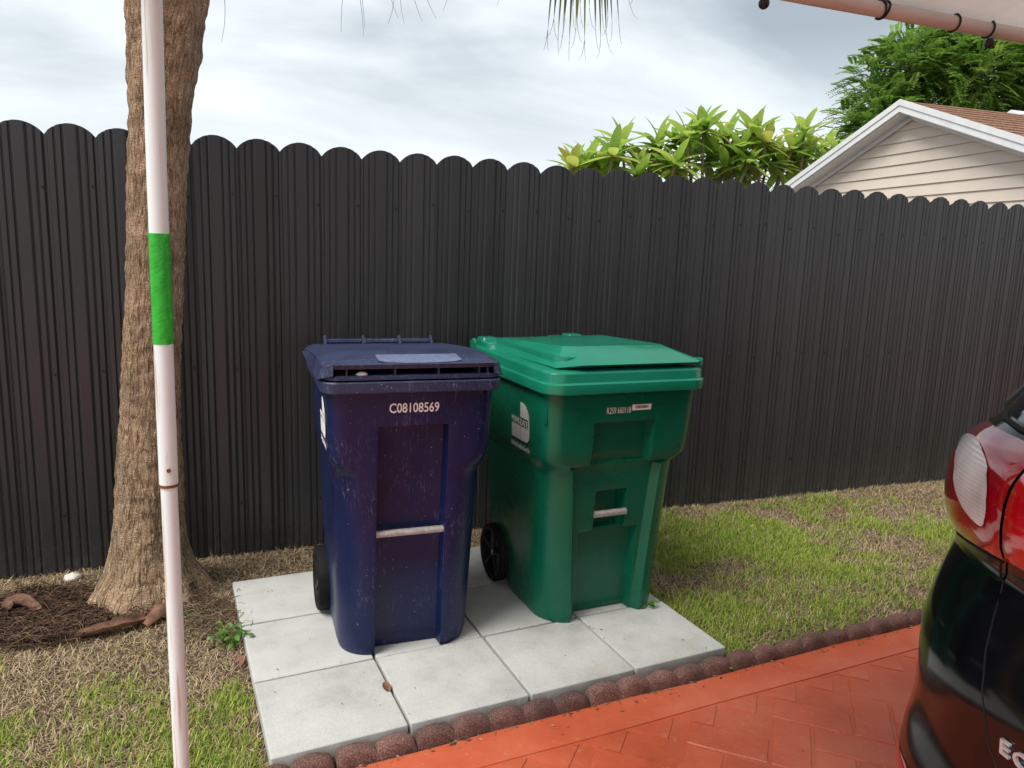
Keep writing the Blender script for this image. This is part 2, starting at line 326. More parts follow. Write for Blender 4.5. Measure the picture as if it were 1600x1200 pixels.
def m_bark():
    m, t, b = new_mat('palm_bark'); c = nn(t, 'ShaderNodeTexCoord'); uv = c.outputs['UV']
    wn = texnoise(t, 9, 3, .6, uv); wm = nn(t, 'ShaderNodeMixRGB', blend_type='LINEAR_LIGHT'); wm.inputs[0].default_value = .012; t.links.new(uv, wm.inputs[1]); t.links.new(wn.outputs['Color'], wm.inputs[2])
    def crack(sx, sy, width, det=2):
        mq = nn(t, 'ShaderNodeMapping'); mq.inputs['Scale'].default_value = (sx, sy, 1); t.links.new(wm.outputs[0], mq.inputs[0])
        n = texnoise(t, 1.0, det, .6, mq.outputs[0]); s = nn(t, 'ShaderNodeMath', operation='SUBTRACT'); s.inputs[1].default_value = .5; t.links.new(n.outputs[0], s.inputs[0])
        a = nn(t, 'ShaderNodeMath', operation='ABSOLUTE'); t.links.new(s.outputs[0], a.inputs[0])
        r = nn(t, 'ShaderNodeMapRange'); r.inputs[1].default_value = 0; r.inputs[2].default_value = width; t.links.new(a.outputs[0], r.inputs[0]); return r.outputs[0]
    v1 = crack(52, 7.5, .06); v2 = crack(115, 22, .06); h1 = crack(32, 105, .075); h2 = crack(55, 250, .09, 1)
    def mul(a, bb, f=1.0):
        x = nn(t, 'ShaderNodeMixRGB', blend_type='MULTIPLY'); x.inputs[0].default_value = f; t.links.new(a, x.inputs[1]); t.links.new(bb, x.inputs[2]); return x.outputs[0]
    hgt = mul(mul(v1, v2, .55), mul(h1, h2, .6), .8)
    fine = texnoise(t, 320, 3, .7, uv); hgt = mul(hgt, fine.outputs[0], .45)
    r = ramp(t, [(.015, (.085, .052, .034)), (.12, (.33, .225, .145)), (.34, (.54, .39, .27)), (.7, (.68, .53, .385))]); t.links.new(hgt, r.inputs[0])
    ag = texnoise(t, 6, 4, .6, uv); k = ramp(t, [(.34, (.58, .55, .50)), (.48, (.92, .88, .80)), (.66, (1.12, 1.04, .95))]); t.links.new(ag.outputs[0], k.inputs[0])
    t.links.new(mul(r.outputs[0], k.outputs[0]), b.inputs['Base Color']); b.inputs['Roughness'].default_value = .92
    bump(t, b, hgt, 1.0, .011); return m
M['bark'] = m_bark()
M['boot'] = simple('dry_palm_sheath', (.15, .07, .042), .8, var=.75, scale=24, bmp=.6, bscale=70)
M['fibre'] = m_attr('brown_fibre', .9)
M['stone'] = simple('white_stone', (.62, .60, .56), .9, var=.2, scale=40, bmp=.6)
M['siding'] = simple('beige_siding', (.64, .565, .49), .6, var=.05, scale=3, bmp=.1, bscale=120)
M['trim'] = simple('white_trim', (.70, .72, .74), .5, var=.06)
def m_shingle():
    m, t, b = new_mat('brown_shingles'); v = coord(t); n = texnoise(t, 35, 4, .7, v); r = ramp(t, [(.3, (.12, .06, .04)), (.55, (.26, .135, .085)), (.75, (.36, .21, .14))]); t.links.new(n.outputs[0], r.inputs[0]); t.links.new(r.outputs[0], b.inputs['Base Color']); b.inputs['Roughness'].default_value = .95; bump(t, b, n.outputs[0], .5, .01); return m
M['shingle'] = m_shingle()
M['stem'] = simple('grey_stem', (.20, .165, .12), .85, var=.25, scale=20, bmp=.4)
M['weed'] = simple('weed_leaf', (.075, .19, .025), .5, var=.3, scale=40)
def m_leaf(name, c1, c2):
    m, t, b = new_mat(name); oi = nn(t, 'ShaderNodeObjectInfo'); r = ramp(t, [(0, c1), (.8, c2), (1, (.38, .30, .05))]); t.links.new(oi.outputs['Random'], r.inputs[0])
    t.links.new(r.outputs[0], b.inputs['Base Color']); b.inputs['Roughness'].default_value = .38
    tr = nn(t, 'ShaderNodeBsdfTranslucent'); t.links.new(r.outputs[0], tr.inputs[0]); ms = nn(t, 'ShaderNodeMixShader'); ms.inputs[0].default_value = .58
    t.links.new(b.outputs[0], ms.inputs[1]); t.links.new(tr.outputs[0], ms.inputs[2]); t.links.new(ms.outputs[0], t.nodes['Material Output'].inputs[0]); return m
M['plum'] = m_leaf('frangipani_leaf', (.26, .44, .07), (.50, .60, .13))
M['frond'] = simple('palm_frond', (.17, .22, .06), .5, var=.35, scale=5)
M['carpaint'] = simple('black_car_paint', (.004, .005, .006), .12, 0, var=.05, spec=.42, rvar=.02)
M['carglass'] = simple('dark_car_glass', (.01, .013, .014), .04, 0, var=.0, rvar=.01, spec=.9)
M['seam'] = simple('black_gap', (.002, .002, .002), .8)
def m_lens(name, c, rough=.08, freq=0, emit=None):
    m, t, b = new_mat(name); b.inputs['Roughness'].default_value = rough; b.inputs['Coat Weight'].default_value = 1; b.inputs['Coat Roughness'].default_value = .03
    v = coord(t)
    n = texnoise(t, 7, 3, .5, v); r = ramp(t, [(.3, tuple(x*.55 for x in c)), (.65, c)]); t.links.new(n.outputs[0], r.inputs[0]); t.links.new(r.outputs[0], b.inputs['Base Color'])
    if freq:
        wv = nn(t, 'ShaderNodeTexWave', bands_direction='Z'); wv.inputs['Scale'].default_value = freq; wv.inputs['Distortion'].default_value = .2; t.links.new(v, wv.inputs['Vector']); bump(t, b, wv.outputs[0], .18, .003)
    return m
M['redlens'] = m_lens('red_lens', (.42, .002, .008)); M['redlens2'] = m_lens('bright_red_lens', (.62, .004, .006), .15, 14)
M['clearlens'] = m_lens('clear_ribbed_lens', (.93, .91, .90), .08, 40)
M['chrome'] = simple('silver_badge', (.62, .63, .64), .25, .25, var=.02)
M['alloy'] = simple('alloy_wheel', (.45, .45, .46), .3, .9)

# ================================================================== SETTING
FENCE_Y, FENCE_H, PX0, PW = 3.583, 1.9356, -0.7325, 0.181276
DA = 0.0545                                         # driveway direction against the fence
def drive_edge(x): return 1.918 + math.tan(DA)*x    # y of the driveway's edge
GA, GX, GY, GS = 0.0672, 0.0881, 1.9769, 0.412      # paving grid
def grid(i, j):
    c, s = math.cos(GA), math.sin(GA); return GX+GS*(i*c-j*s), GY+GS*(i*s+j*c)
PAVE_Z = 0.05

g = obj('ground', mesh('ground', [(-250, -250, -.05), (250, -250, -.05), (250, 250, -.05), (-250, 250, -.05)], [(0, 1, 2, 3)], M['soil'])); tag(g, kind='structure')
def lawn_h(x, y):
    h = .018*(vnoise(x, y, 1.7, 3)-.5)+.010*(vnoise(x, y, 7, 4)-.5)
    h = h + .018*np.exp(-((y-FENCE_Y)/.25)**2)
    return h-.002
def lawn_soil():
    xs = np.arange(-4, 9.01, .05); ys = np.linspace(0, 1, 40)
    v = []; f = []
    for x in xs:
        y0 = drive_edge(x)+.03
        for s in ys:
            y = y0+(FENCE_Y+.06-y0)*s; v.append((x, y, float(lawn_h(x, y))))
    n = len(ys)
    for i in range(len(xs)-1):
        for j in range(n-1): f.append((i*n+j, (i+1)*n+j, (i+1)*n+j+1, i*n+j+1))
    o = obj('lawn_soil', mesh('lawn_soil', v, f, M['soil'], True)); tag(o, kind='structure')
lawn_soil()

# ---- driveway: slab, smooth border band, stamped herringbone bricks
def dl(u, v, z=0.0):                                # driveway frame: u along the edge, v away from the lawn
    c, s = math.cos(DA), math.sin(DA); return Vector((u*c+v*s, 1.918+u*s-v*c, z))
drv = empty('driveway'); tag(drv, kind='structure')
mb = MB(); mb.add([dl(-6, 0.004, -.0048), dl(12, 0.004, -.0048), dl(12, 9, -.0048), dl(-6, 9, -.0048)], [(3, 2, 1, 0)]); mb.build('base_slab', M['drive'], drv)
mb = MB(); us = np.arange(-6, 12.01, .25); BW = .137
top = [dl(u, .0+.004*math.sin(u*5.1)+.003*math.sin(u*13), .0) for u in us]; bot = [dl(u, BW+.002*math.sin(u*7), .0) for u in us]
k = len(us); vv = top+bot+[p-Vector((0, 0, .04)) for p in top]+[p-Vector((0, 0, .04)) for p in bot]
ff = []
for i in range(k-1):
    ff += [(k+i, k+i+1, i+1, i), (i, i+1, 2*k+i+1, 2*k+i), (k+i+1, k+i, 3*k+i, 3*k+i+1)]
mb.add(vv, ff); mb.build('border_band', M['drive'], drv, bevel=.004)
BWd, BL = .125, .25
def brick_mesh(seed):
    r = random.Random(seed); g_ = .0044; hx, hy = BL/2-g_, BWd/2-g_
    mb = MB(); n = 5
    ring = []
    for a, b_, c, d in ((-hx, -hy, hx, -hy), (hx, -hy, hx, hy), (hx, hy, -hx, hy), (-hx, hy, -hx, -hy)):
        m = n if abs(a-c) > abs(b_-d) else 3
        for i in range(m): ring.append((a+(c-a)*i/m+r.uniform(-.0022, .0022), b_+(d-b_)*i/m+r.uniform(-.0022, .0022)))
    r0 = [(x, y, -.02) for x, y in ring]; r1 = [(x, y, -.0042) for x, y in ring]; r2 = [(x-math.copysign(.0035, x)*(abs(x) > hx*.9), y-math.copysign(.0035, y)*(abs(y) > hy*.9), -.0008+r.uniform(-.0004, .0003)) for x, y in ring]
    mb.loft([r0, r1, r2], cap0=False)
    return mesh('brick', mb.v, mb.f, M['drive'])
bms = [brick_mesh(s) for s in range(7)]
cells = []
for a in range(-60, 61):
    for b_ in range(-60, 61):
        m4 = (a-b_) % 4
        if m4 == 0: c = ((a+1)*BWd, (b_+.5)*BWd, 0)
        elif m4 == 2: c = ((a+.5)*BWd, (b_)*BWd, math.pi/2)
        else: continue
        # rotate 45 degrees into the driveway frame
        q = math.sqrt(.5); u = (c[0]-c[1])*q+1.02; v = (c[0]+c[1])*q+.53
        cells.append((u, v, c[2]))
def keep(u, v): return -2.2 < u < 6.0 and BW+.10 < v < 3.6
near = []; far = MB(); rest = []
for u, v, r in cells:
    if not keep(u, v): continue
    p = dl(u, v)
    near.append(((p-Vector((1.6, 1.45, 0))).length, u, v, r))
near.sort()
for k, (d, u, v, r) in enumerate(near):
    p = dl(u, v); rz = DA-math.pi/4-r
    if k < 290: obj('brick', bms[k % 7], drv, p, (0, 0, rz))
    else:
        me = bms[k % 7]; Mx = Matrix.Translation(p) @ Matrix.Rotation(rz, 4, 'Z')
        far.add([Mx @ q.co for q in me.vertices], [tuple(pp.vertices) for pp in me.polygons])
o = obj('brick_field', mesh('brick_field', far.v, far.f, M['drive']), drv); tag(o, kind='stuff')
# cut strip between border groove and the whole bricks: infill wedge pieces
mb = MB()
for u in np.arange(-2.2, 6.0, .1768):
    a = dl(u+.006, BW+.012, -.0006); b_ = dl(u+.1708, BW+.012, -.0006); c = dl(u+.0884, BW+.094, -.0006)
    mb.add([a, b_, c, a-Vector((0, 0, .02)), b_-Vector((0, 0, .02)), c-Vector((0, 0, .02))], [(0, 2, 1), (0, 1, 4, 3), (1, 2, 5, 4), (2, 0, 3, 5)])
# (triangles are cut ends of bricks, joined because they are only slivers)
o = mb.build('cut_brick_edge', M['drive'], drv, bevel=.002); tag(o, kind='stuff')

# ---- scalloped concrete edging
edg = empty('garden_edging', (0, 0, 0)); tag(edg, 'scalloped red brown concrete edging between the lawn and the orange driveway', 'edging')
SP = .1185
def edge_block(nb, seed):
    r = random.Random(seed); mb = MB(); rings = []; m = nb*14
    for i in range(m+1):
        t = i/m; u = nb*SP*t; ph = (t*nb) % 1.0
        z = .023+.028*math.sqrt(max(0, 1-(2*ph-1)**2*.97))**1.0 if i not in (0, m) else .023
        z += .003*math.sin(seed+u*9); z *= 1+.16*noise.noise((int(t*nb-1e-6)*3.7, seed*1.3, 0))
        d = .0235+.003*abs(math.sin(math.pi*t*nb)); prof = []
        for k in range(9):
            a = math.pi*k/8; prof.append((u, -d*math.cos(a)*(1+.10*noise.noise((u*38, k*.8, seed+4))), z*(.45+.55*math.sin(a)**.7)+noise.noise((u*45, k*.9, seed))*.0035+noise.noise((u*130, k*2.5, seed))*.0016))
        rings.append([(u, -d, -.05)]+prof+[(u, d, -.05)])
    mb.loft(rings); return mb.mesh('edging_block', M['edging'], ang=60)
blk5 = [edge_block(5, s) for s in range(3)]; blk2 = edge_block(2, 9)
# photo joints at two cuts; the rest are whole blocks of five scallops
JA = at(523, 1182, z=.03); JB = at(624, 1152, z=.03)
ju = lambda P: (P.x*math.cos(DA)+(P.y-1.918)*math.sin(DA))
uA, uB = ju(JA), ju(JB)
def place_block(me, u, k):
    p = dl(u, -.029+.002*math.sin(k*2.3), -.002+.003*math.sin(k*1.7)); obj('edging_block', me, edg, p, (0, 0, DA+.006*math.sin(k*3.1)))
place_block(blk2, uA+ .003, 0)
for k in range(12): place_block(blk5[k % 3], uA+2*SP+.006+k*(5*SP+.005), k)
for k in range(6): place_block(blk5[(k+1) % 3], uA-(k+1)*(5*SP+.005), k+20)

# ---- concrete pavers
pad = empty('paver_pad', (0, 0, 0)); tag(pad, kind='structure')
mb = MB(); mb.box((0, 0, 0), (GS-.009, GS-.009, .05)); pme = mb.mesh('paver', M['paver'], bevel=.007, seg=3)
for i in range(4):
    for j in range(3):
        x, y = grid(i+.5, j+.5); sx = random.uniform(-.002, .002)
        if j == 1: pass
        obj('paver', pme, pad, (x+sx, y, PAVE_Z-.025+random.uniform(-.0025, .0015)), (random.uniform(-.004, .004), random.uniform(-.004, .004), GA+random.uniform(-.008, .008)))

# ================================================================== FENCE
fence = empty('picket_fence', (0, FENCE_Y, 0)); tag(fence, 'tall charcoal metal picket fence with rounded picket tops behind the bins', 'fence')
def picket_mesh():
    # pressed profile: (x, depth towards camera) in metres, symmetrical M with a raised middle
    half = [(.000, .0140), (.0200, .0140), (.0290, .0070), (.0310, .0070), (.0340, .0125), (.0500, .0125), (.0570, .0060), (.0590, .0060), (.0620, .0105), (.0790, .0105), (.0835, .0040), (.0875, .0018), (.0950, .0018)]
    pr = [(-x, d) for x, d in reversed(half[1:])]+half
    Rr = .112; HW = .0906
    def top(x): return FENCE_H-(Rr-math.sqrt(max(0,Rr*Rr-x*x)))
    th = .0012; v = []; f = []; n = len(pr)
    zs = [0.0, None]
    for x, d in pr: v.append((x, -d, -.02)); 
    for x, d in pr: v.append((x, -d, top(x)))
    for x, d in pr: v.append((x, -d+th, -.02))
    for x, d in pr: v.append((x, -d+th, top(x)))
    for i in range(n-1):
        f += [(i, i+1, n+i+1, n+i), (2*n+i+1, 2*n+i, 3*n+i, 3*n+i+1), (n+i, n+i+1, 3*n+i+1, 3*n+i)]
    f += [(0, n, 3*n, 2*n), (n-1, 2*n-1+0, 4*n-1, 3*n-1)][:1]
    f += [(n-1, 3*n-1, 4*n-1, 2*n-1)]
    return mesh('picket', v, f, M['fence'])
pk = picket_mesh()
# finer arch: subdivide the columns at the top so the curve is smooth
bm = bmesh.new(); bm.from_mesh(pk)
es = [e for e in bm.edges if abs(e.verts[0].co.z-e.verts[1].co.z) < .2 and min(v.co.z for v in e.verts) > 1 and abs(e.verts[0].co.x-e.verts[1].co.x) > .012]
bmesh.ops.subdivide_edges(bm, edges=es, cuts=2)
for v in bm.verts:
    if v.co.z > 1: v.co.z = FENCE_H-(.112-math.sqrt(.112**2-v.co.x**2))
es = [e for e in bm.edges if len(e.link_faces) == 2 and abs(e.verts[0].co.z-e.verts[1].co.z) > 1 and e.calc_face_angle(0) > .3 and e.verts[0].co.y < -.0015]
bmesh.ops.bevel(bm, geom=es, offset=.0011, segments=1, affect='EDGES')
bm.to_mesh(pk); bm.free()
mb = MB(); mb.loft([[(.0055*math.cos(a), y, .0055*math.sin(a)) for a in np.linspace(0, 2*math.pi, 7)[:-1]] for y in (0, -.0035)]); mb.v[-1]
scr = mb.mesh('screw', M['screw'])
for i in range(-6, 44):
    r = random.Random(i+100)
    p = obj('picket', pk, fence, (PX0+PW*i, -.0022*(i % 2), r.uniform(-.004, .003)), (r.uniform(-.0015, .0015), r.uniform(-.0008, .0008), r.uniform(-.02, .02)))
    if 0 <= i <= 33:
        for z in (1.685, .93, .27):
            obj('screw', scr, p, (.072+r.uniform(-.004, .004), -.0098, z+r.uniform(-.02, .02)), (0, r.uniform(0, 3), 0))
L0, L1 = PX0-7*PW, PX0+44*PW
for z in (1.685, .93, .27):
    mb = MB(); mb.box(((L0+L1)/2, .027, z), (L1-L0, .05, .04)); mb.build('rail', M['fence'], fence)
for x in np.arange(L0+.2, L1, 2.0):
    mb = MB(); mb.box((x, .088, .85), (.06, .06, 1.8)); mb.build('post', M['fence'], fence)

# ================================================================== WHEELED BINS
def text_mesh(name, s, size, m, extrude=.0006, sx=1.0, shear=0.0, spacing=1.0, offset=0.0):
    c = bpy.data.curves.new(name, 'FONT'); c.body = s; c.size = size; c.extrude = extrude; c.shear = shear; c.space_character = spacing; c.offset = offset
    c.resolution_u = 3
    o = bpy.data.objects.new('tmp_text', c); COL.objects.link(o); dg = bpy.context.evaluated_depsgraph_get()
    me = bpy.data.meshes.new_from_object(o.evaluated_get(dg)); bpy.data.objects.remove(o); bpy.data.curves.remove(c)
    for v in me.vertices: v.co.x *= sx
    me.materials.clear(); me.materials.append(m); me.name = name
    return me
def frame(o, origin, xa, ya):
    xa = Vector(xa).normalized(); ya = Vector(ya); za = xa.cross(ya).normalized(); ya = za.cross(xa)
    o.matrix_local = Matrix(((xa.x, ya.x, za.x, origin[0]), (xa.y, ya.y, za.y, origin[1]), (xa.z, ya.z, za.z, origin[2]), (0, 0, 0, 1)))
def cart_body(tab, depth, zs, edges, e=.003):
    """tab rows: z, half width, front y, back y, front radius, back radius. edges: x of recess walls on the front."""
    rings = []
    for z in zs:
        a, yf, yb, rf, rb = (interp(tab, z, i) for i in range(1, 6))
        fx = a-rf; xs = []
        stops = sorted([-x for x in edges]+list(edges))
        fx = max(fx, stops[-1]+2.5*e)
        cur = -fx
        for s in stops:
            xs += list(np.linspace(cur, s-e, 4)); cur = s+e
        xs += list(np.linspace(cur, fx, 4))
        ring = [(x, yf+depth(x, z), z) for x in xs]
        for i in range(1, 10):
            t = R_(-90+90*i/9); ring.append((fx+(a-fx)*math.cos(t), yf+rf+rf*math.sin(t), z))
        for i in range(1, 7): ring.append((a, yf+rf+(yb-rb-yf-rf)*i/6, z))
        for i in range(1, 6):
            t = R_(90*i/5); ring.append((a-rb+rb*math.cos(t), yb-rb+rb*math.sin(t), z))
        for i in range(1, 6): ring.append(((a-rb)*(1-2*i/5), yb, z))
        for i in range(1, 6):
            t = R_(90+90*i/5); ring.append((-a+rb+rb*math.cos(t), yb-rb+rb*math.sin(t), z))
        for i in range(1, 7): ring.append((-a, yb-rb+(yf+rf-yb+rb)*i/6, z))
        for i in range(1, 9):
            t = R_(180+90*i/9); ring.append((-fx+(a-fx)*math.cos(t), yf+rf+rf*math.sin(t), z))
        rings.append(ring)
    return rings
def wheel(parent, x, y, r, wd, side):
    cx = Vector((x, y, r))
    def ringx(rad, xx, n=40, jag=0): return [(xx, rad*(1+(jag if (i//2) % 2 else 0))*math.cos(2*math.pi*i/n), rad*(1+(jag if (i//2) % 2 else 0))*math.sin(2*math.pi*i/n)) for i in range(n)]
    h = wd/2
    root = obj('wheel', None, parent, cx)
    mb = MB(); prof = [(r*.80, -h*.75), (r*.90, -h), (r*.985, -h*.8), (r, -h*.3), (r, h*.3), (r*.985, h*.8), (r*.90, h), (r*.80, h*.75)]
    rg = [ringx(q, xx, 48, -.02 if q > r*.97 else 0) for q, xx in prof]
    n = 48; k = len(rg); v = [p for q in rg for p in q]
    mb.add(v, [(i*n+j, i*n+(j+1) % n, ((i+1) % k)*n+(j+1) % n, ((i+1) % k)*n+j) for i in range(k) for j in range(n)])
    ty = MB(); ty.v = mb.v; ty.f = mb.f
    ty.build('tyre', M['rubber'], root, ang=50)
    mb = MB(); mb.tube([(-h*.35, 0, 0), (h*.9, 0, 0)], r*.16, 16)
    for s in (-1, 1): pass
    for q in range(5):
        a = 2*math.pi*q/5+.4
        d = Vector((0, math.cos(a), math.sin(a)))
        mb.tube([d*r*.1+Vector((side*h*.35, 0, 0)), d*r*.83+Vector((side*h*.5, 0, 0))], [r*.055, r*.07], 6)
    rim = [ringx(r*.86, -h*.7), ringx(r*.86, h*.7), ringx(r*.78, h*.8), ringx(r*.78, -h*.8)]
    v = [p for q in rim for p in q]; n = 40
    mb.add(v, [(i*n+j, i*n+(j+1) % n, ((i+1) % 4)*n+(j+1) % n, ((i+1) % 4)*n+j) for i in range(4) for j in range(n)])
    mb.add(ringx(r*.8, -side*h*.4), [tuple(range(40)) if side < 0 else tuple(reversed(range(40)))])
    mb.build('rim', M['blackpl'], root)
def logo(parent, mat, origin, xa, ya, wdt, hgt):
    root = obj('county_logo_print', None, parent); frame(root, origin, xa, ya)
    th = .0008
    def poly(pts, name='logo_block'):
        mb = MB(); n = len(pts)
        mb.loft([[(x, y, 0) for x, y in pts], [(x, y, th) for x, y in pts]]); mb.build(name, mat, root)
    def arc(cx, cy, r, a0, a1, n=8): return [(cx+r*math.cos(R_(a0+(a1-a0)*i/n)), cy+r*math.sin(R_(a0+(a1-a0)*i/n))) for i in range(n+1)]
    W, H = wdt, hgt; sx = .50*W; b0, b1 = .36*H, .60*H
    R = .42*W
    poly([(sx, b1), (W-.0, b1)] + arc(W-R, H-R, R, 0, 90) + [(sx, H)])
    poly([(sx+.012*W, 0)] + arc(W-.2*W, .2*W, .2*W, -90, 0) + [(W, b0), (sx+.012*W, b0)])
    poly([(0, 0), (sx-.012*W, 0), (sx-.012*W, b0), (0, b0)])
    poly([(W*.94, b0), (W, b0), (W, b1), (W*.94, b1)])
    t = text_mesh('logo_lettering', 'MIAMI-DADE', (b1-b0)*1.04, mat, .0004); xs = [v.co.x for v in t.vertices]; s = (W*.92)/(max(xs)-min(xs)); x0 = min(xs)
    for v in t.vertices: v.co.x = (v.co.x-x0)*s
    o = obj('logo_lettering', t, root, (0, b0+.028*H, .0006))
    t = text_mesh('slogan_lettering', 'Delivering Excellence Every Day', H*.19, mat, .0003, 1.0, .3); xs = [v.co.x for v in t.vertices]; s = (W*1.06)/(max(xs)-min(xs)); x0 = min(xs)
    for v in t.vertices: v.co.x = (v.co.x-x0)*s
    obj('slogan_lettering', t, root, (-.03*W, -.24*H, .0006))

# ---------------- blue bin
def blue_cart():
    root = empty('wheeled_bin', (.592, 2.43, PAVE_Z-.0005), R_(-1.6))
    tag(root, 'scuffed navy blue wheeled bin with white number C08108569 on its front', 'wheeled bin')
    tab = [(0, .232, .006, .42, .115, .05), (.03, .240, 0, .45, .118, .05), (.30, .250, -.018, .50, .118, .05), (.60, .258, -.040, .535, .115, .05), (.66, .260, -.046, .54, .112, .05), (.72, .272, -.055, .55, .062, .05), (.78, .276, -.060, .555, .05, .05), (.96, .281, -.073, .57, .045, .05), (1.0, .283, -.076, .575, .045, .05)]
    c = .117
    def depth(x, z):
        if abs(x) < c and z < .845: return .052
        return 0.0
    zs = [0, .006, .03, .10, .2, .3, .4, .5, .6, .64, .66, .68, .70, .72, .75, .78, .842, .848, .90, .96, 1.0]
    body = MB().loft(cart_body(tab, depth, zs, [c])).build('body', M['blue'], root, bevel=.004, seg=2, ang=40, limit=45)
    # rim flange round the mouth
    def ring(ax, y0, y1, r, z): return rrect(ax, y0, y1, r, z, 7)
    MB().loft([ring(.284, -.077, .575, .045, .972), ring(.300, -.094, .59, .052, .966), ring(.303, -.098, .592, .053, .970), ring(.303, -.098, .592, .053, 1.000), ring(.300, -.095, .59, .052, 1.004), ring(.270, -.066, .56, .04, 1.004)], cap0=False).build('rim_flange', M['bluelid'], root, ang=30)
    # lid: skirt, open front slot with fins, domed plate
    lid = obj('lid', None, root)
    def flange(ax, y0, y1, z): return rrect(ax, y0, y1, .05, z, 7)
    MB().loft([flange(.290, -.086, .60, 1.008), flange(.297, -.093, .605, 1.010), flange(.297, -.093, .605, 1.020), flange(.290, -.086, .60, 1.024), flange(.28, -.06, .59, 1.024)]).build('lid_flange', M['bluelid'], lid, ang=30)
    # plate: grid with dome, overhanging front lip, skirts down the sides
    nx, ny = 33, 35; v = []; f = []
    def plate(s, t):
        hw = .300 if t > .12 else .300-.022*(1-t/.12)**2*0
        y = -.098+.735*t
        x = (2*s-1)*.302
        fr = min(1, t/.20); edge = min(1, (1-abs(2*s-1))/.14)
        z = 1.050+.020*math.sin(min(1, t/.30)*math.pi/2)*(.55+.45*math.sin(edge*math.pi/2))+.010*math.sin(edge*math.pi/2)
        z -= .040*max(0, (t-.25)/.75)**1.3
        # raised centre panel
        if .12 < s < .90 and .03 < t < .40: z += .004
        # rounded plan corners at the front
        cr = .06; dx = abs(x)-(.302-cr); dy = (-.098+cr)-y
        if dx > 0 and dy > 0:
            d = math.hypot(dx, dy)
            if d > cr:
                k = cr/d; x = math.copysign(.302-cr+dx*k, x); y = -.098+cr-dy*k
        return (x, y, z)
    for j in range(ny):
        for i in range(nx): v.append(plate(i/(nx-1), j/(ny-1)))
    for j in range(ny-1):
        for i in range(nx-1): f.append((j*nx+i, j*nx+i+1, (j+1)*nx+i+1, (j+1)*nx+i))
    b = len(v); 
    for p in v[:]:
        v.append((p[0]*.985, p[1]+(.004 if p[1] < .1 else 0), p[2]-.014))
    for j in range(ny-1):
        for i in range(nx-1): f.append((b+(j+1)*nx+i, b+(j+1)*nx+i+1, b+j*nx+i+1, b+j*nx+i))
    per = [i for i in range(nx)]+[j*nx+nx-1 for j in range(1, ny)]+[(ny-1)*nx+i for i in range(nx-2, -1, -1)]+[j*nx for j in range(ny-2, 0, -1)]
    for q in range(len(per)):
        a_, b_ = per[q], per[(q+1) % len(per)]; f.append((b_, a_, b+a_, b+b_))
    m = MB(); m.add(v, f); m.build('lid_plate', M['bluelid'], lid, ang=45)
    for sgn in (-1, 1):          # skirts down the flanks, carried round the front corners
        path = [(.302, y, 1.0, 0.0) for y in np.linspace(.60, -.036, 12)]
        for k in range(1, 6):
            a = R_(13*k); path.append((.242+.06*math.cos(a), -.038-.06*math.sin(a), math.cos(a), -math.sin(a)))
        r0, r1, r2, r3 = [], [], [], []
        for k, (x, y, nx_, ny_) in enumerate(path):
            fl = .013*(1 if k < 12 else (17-k)/6); t = max(0.0, (y+.098)/.735); s_ = .5+.5*min(1, x/.302)
            zt = plate(s_, t)[2]-.003; zb = 1.008+.006*min(1, max(0, (y-.2)*4))+(0 if k < 12 else .0035*(k-11))
            r0.append((sgn*(x-.0015*nx_), y-.0015*ny_, zt)); r1.append((sgn*(x+fl*nx_), y+fl*ny_, zb)); r2.append((sgn*(x+(fl-.006)*nx_), y+(fl-.006)*ny_, zb)); r3.append((sgn*(x-.0075*nx_), y-.0075*ny_, zt-.006))
        n = len(path); vv = r0+r1+r2+r3; F = []
        for k in range(4):
            for i in range(n-1):
                a_ = k*n+i; c_ = ((k+1) % 4)*n+i; F.append((a_, a_+1, c_+1, c_) if sgn > 0 else (c_, c_+1, a_+1, a_))
        F += [(0, n, 2*n, 3*n), (n-1, 4*n-1, 3*n-1, 2*n-1)]
        q = MB(); q.add(vv, F); me = q.mesh('lid_skirt', M['bluelid']); bm = bmesh.new(); bm.from_mesh(me); bmesh.ops.recalc_face_normals(bm, faces=bm.faces); bm.to_mesh(me); bm.free(); obj('lid_skirt', me, lid)
    for x in (-.225, -.07, .075, .215, .245):
        q = MB(); q.box((x, -.062, 1.036), (.006, .05, .034)); q.build('lid_fin', M['bluelid'], lid)
    # faded label on the plate
    q = MB(); nl = 12; vv = []
    for j in (0, 1, 2, 3):
        for i in range(nl+1):
            s = .30+.46*i/nl; t = .014+.042*j+(0 if j else .022*abs(2*i/nl-1)**2); p = plate(s, t); vv.append((p[0], p[1], p[2]+.0018))
    q.add(vv, [(j*(nl+1)+i, j*(nl+1)+i+1, (j+1)*(nl+1)+i+1, (j+1)*(nl+1)+i) for j in range(3) for i in range(nl)]); o = q.build('faded_label', M['bluelabel'], lid)
    # something white poking out of the slot
    q = MB(); q.loft([[(-.175+.020*math.cos(a)*k, -.072+.012*math.sin(a)*k, 1.022+h) for a in np.linspace(0, 2*math.pi, 13)[:-1]] for k, h in ((1, 0), (.9, .007), (.6, .011), (.2, .013))]); q.build('white_lid_clip', M['white_print'], lid)
    # handle at the back: bar between fins
    hd = obj('handle', None, root)
    q = MB(); q.tube([(-.215, .655, 1.045), (.215, .655, 1.045)], .014, 10); q.build('handle_bar', M['bluelid'], hd)
    for x in (-.22, -.065, .085, .22):
        q = MB(); pr = [(.57, .975), (.60, 1.035), (.645, 1.074), (.672, 1.062), (.676, 1.03), (.63, .985)]
        q.loft([[(x-.005, y, z) for y, z in pr], [(x+.005, y, z) for y, z in pr]]); q.build('handle_fin', M['bluelid'], hd)
    q = MB(); q.tube([(-c-.004, -.004-.006, .455), (c+.004, -.004-.006, .455)], .0125, 14); q.build('grab_bar', M['bar'], root)
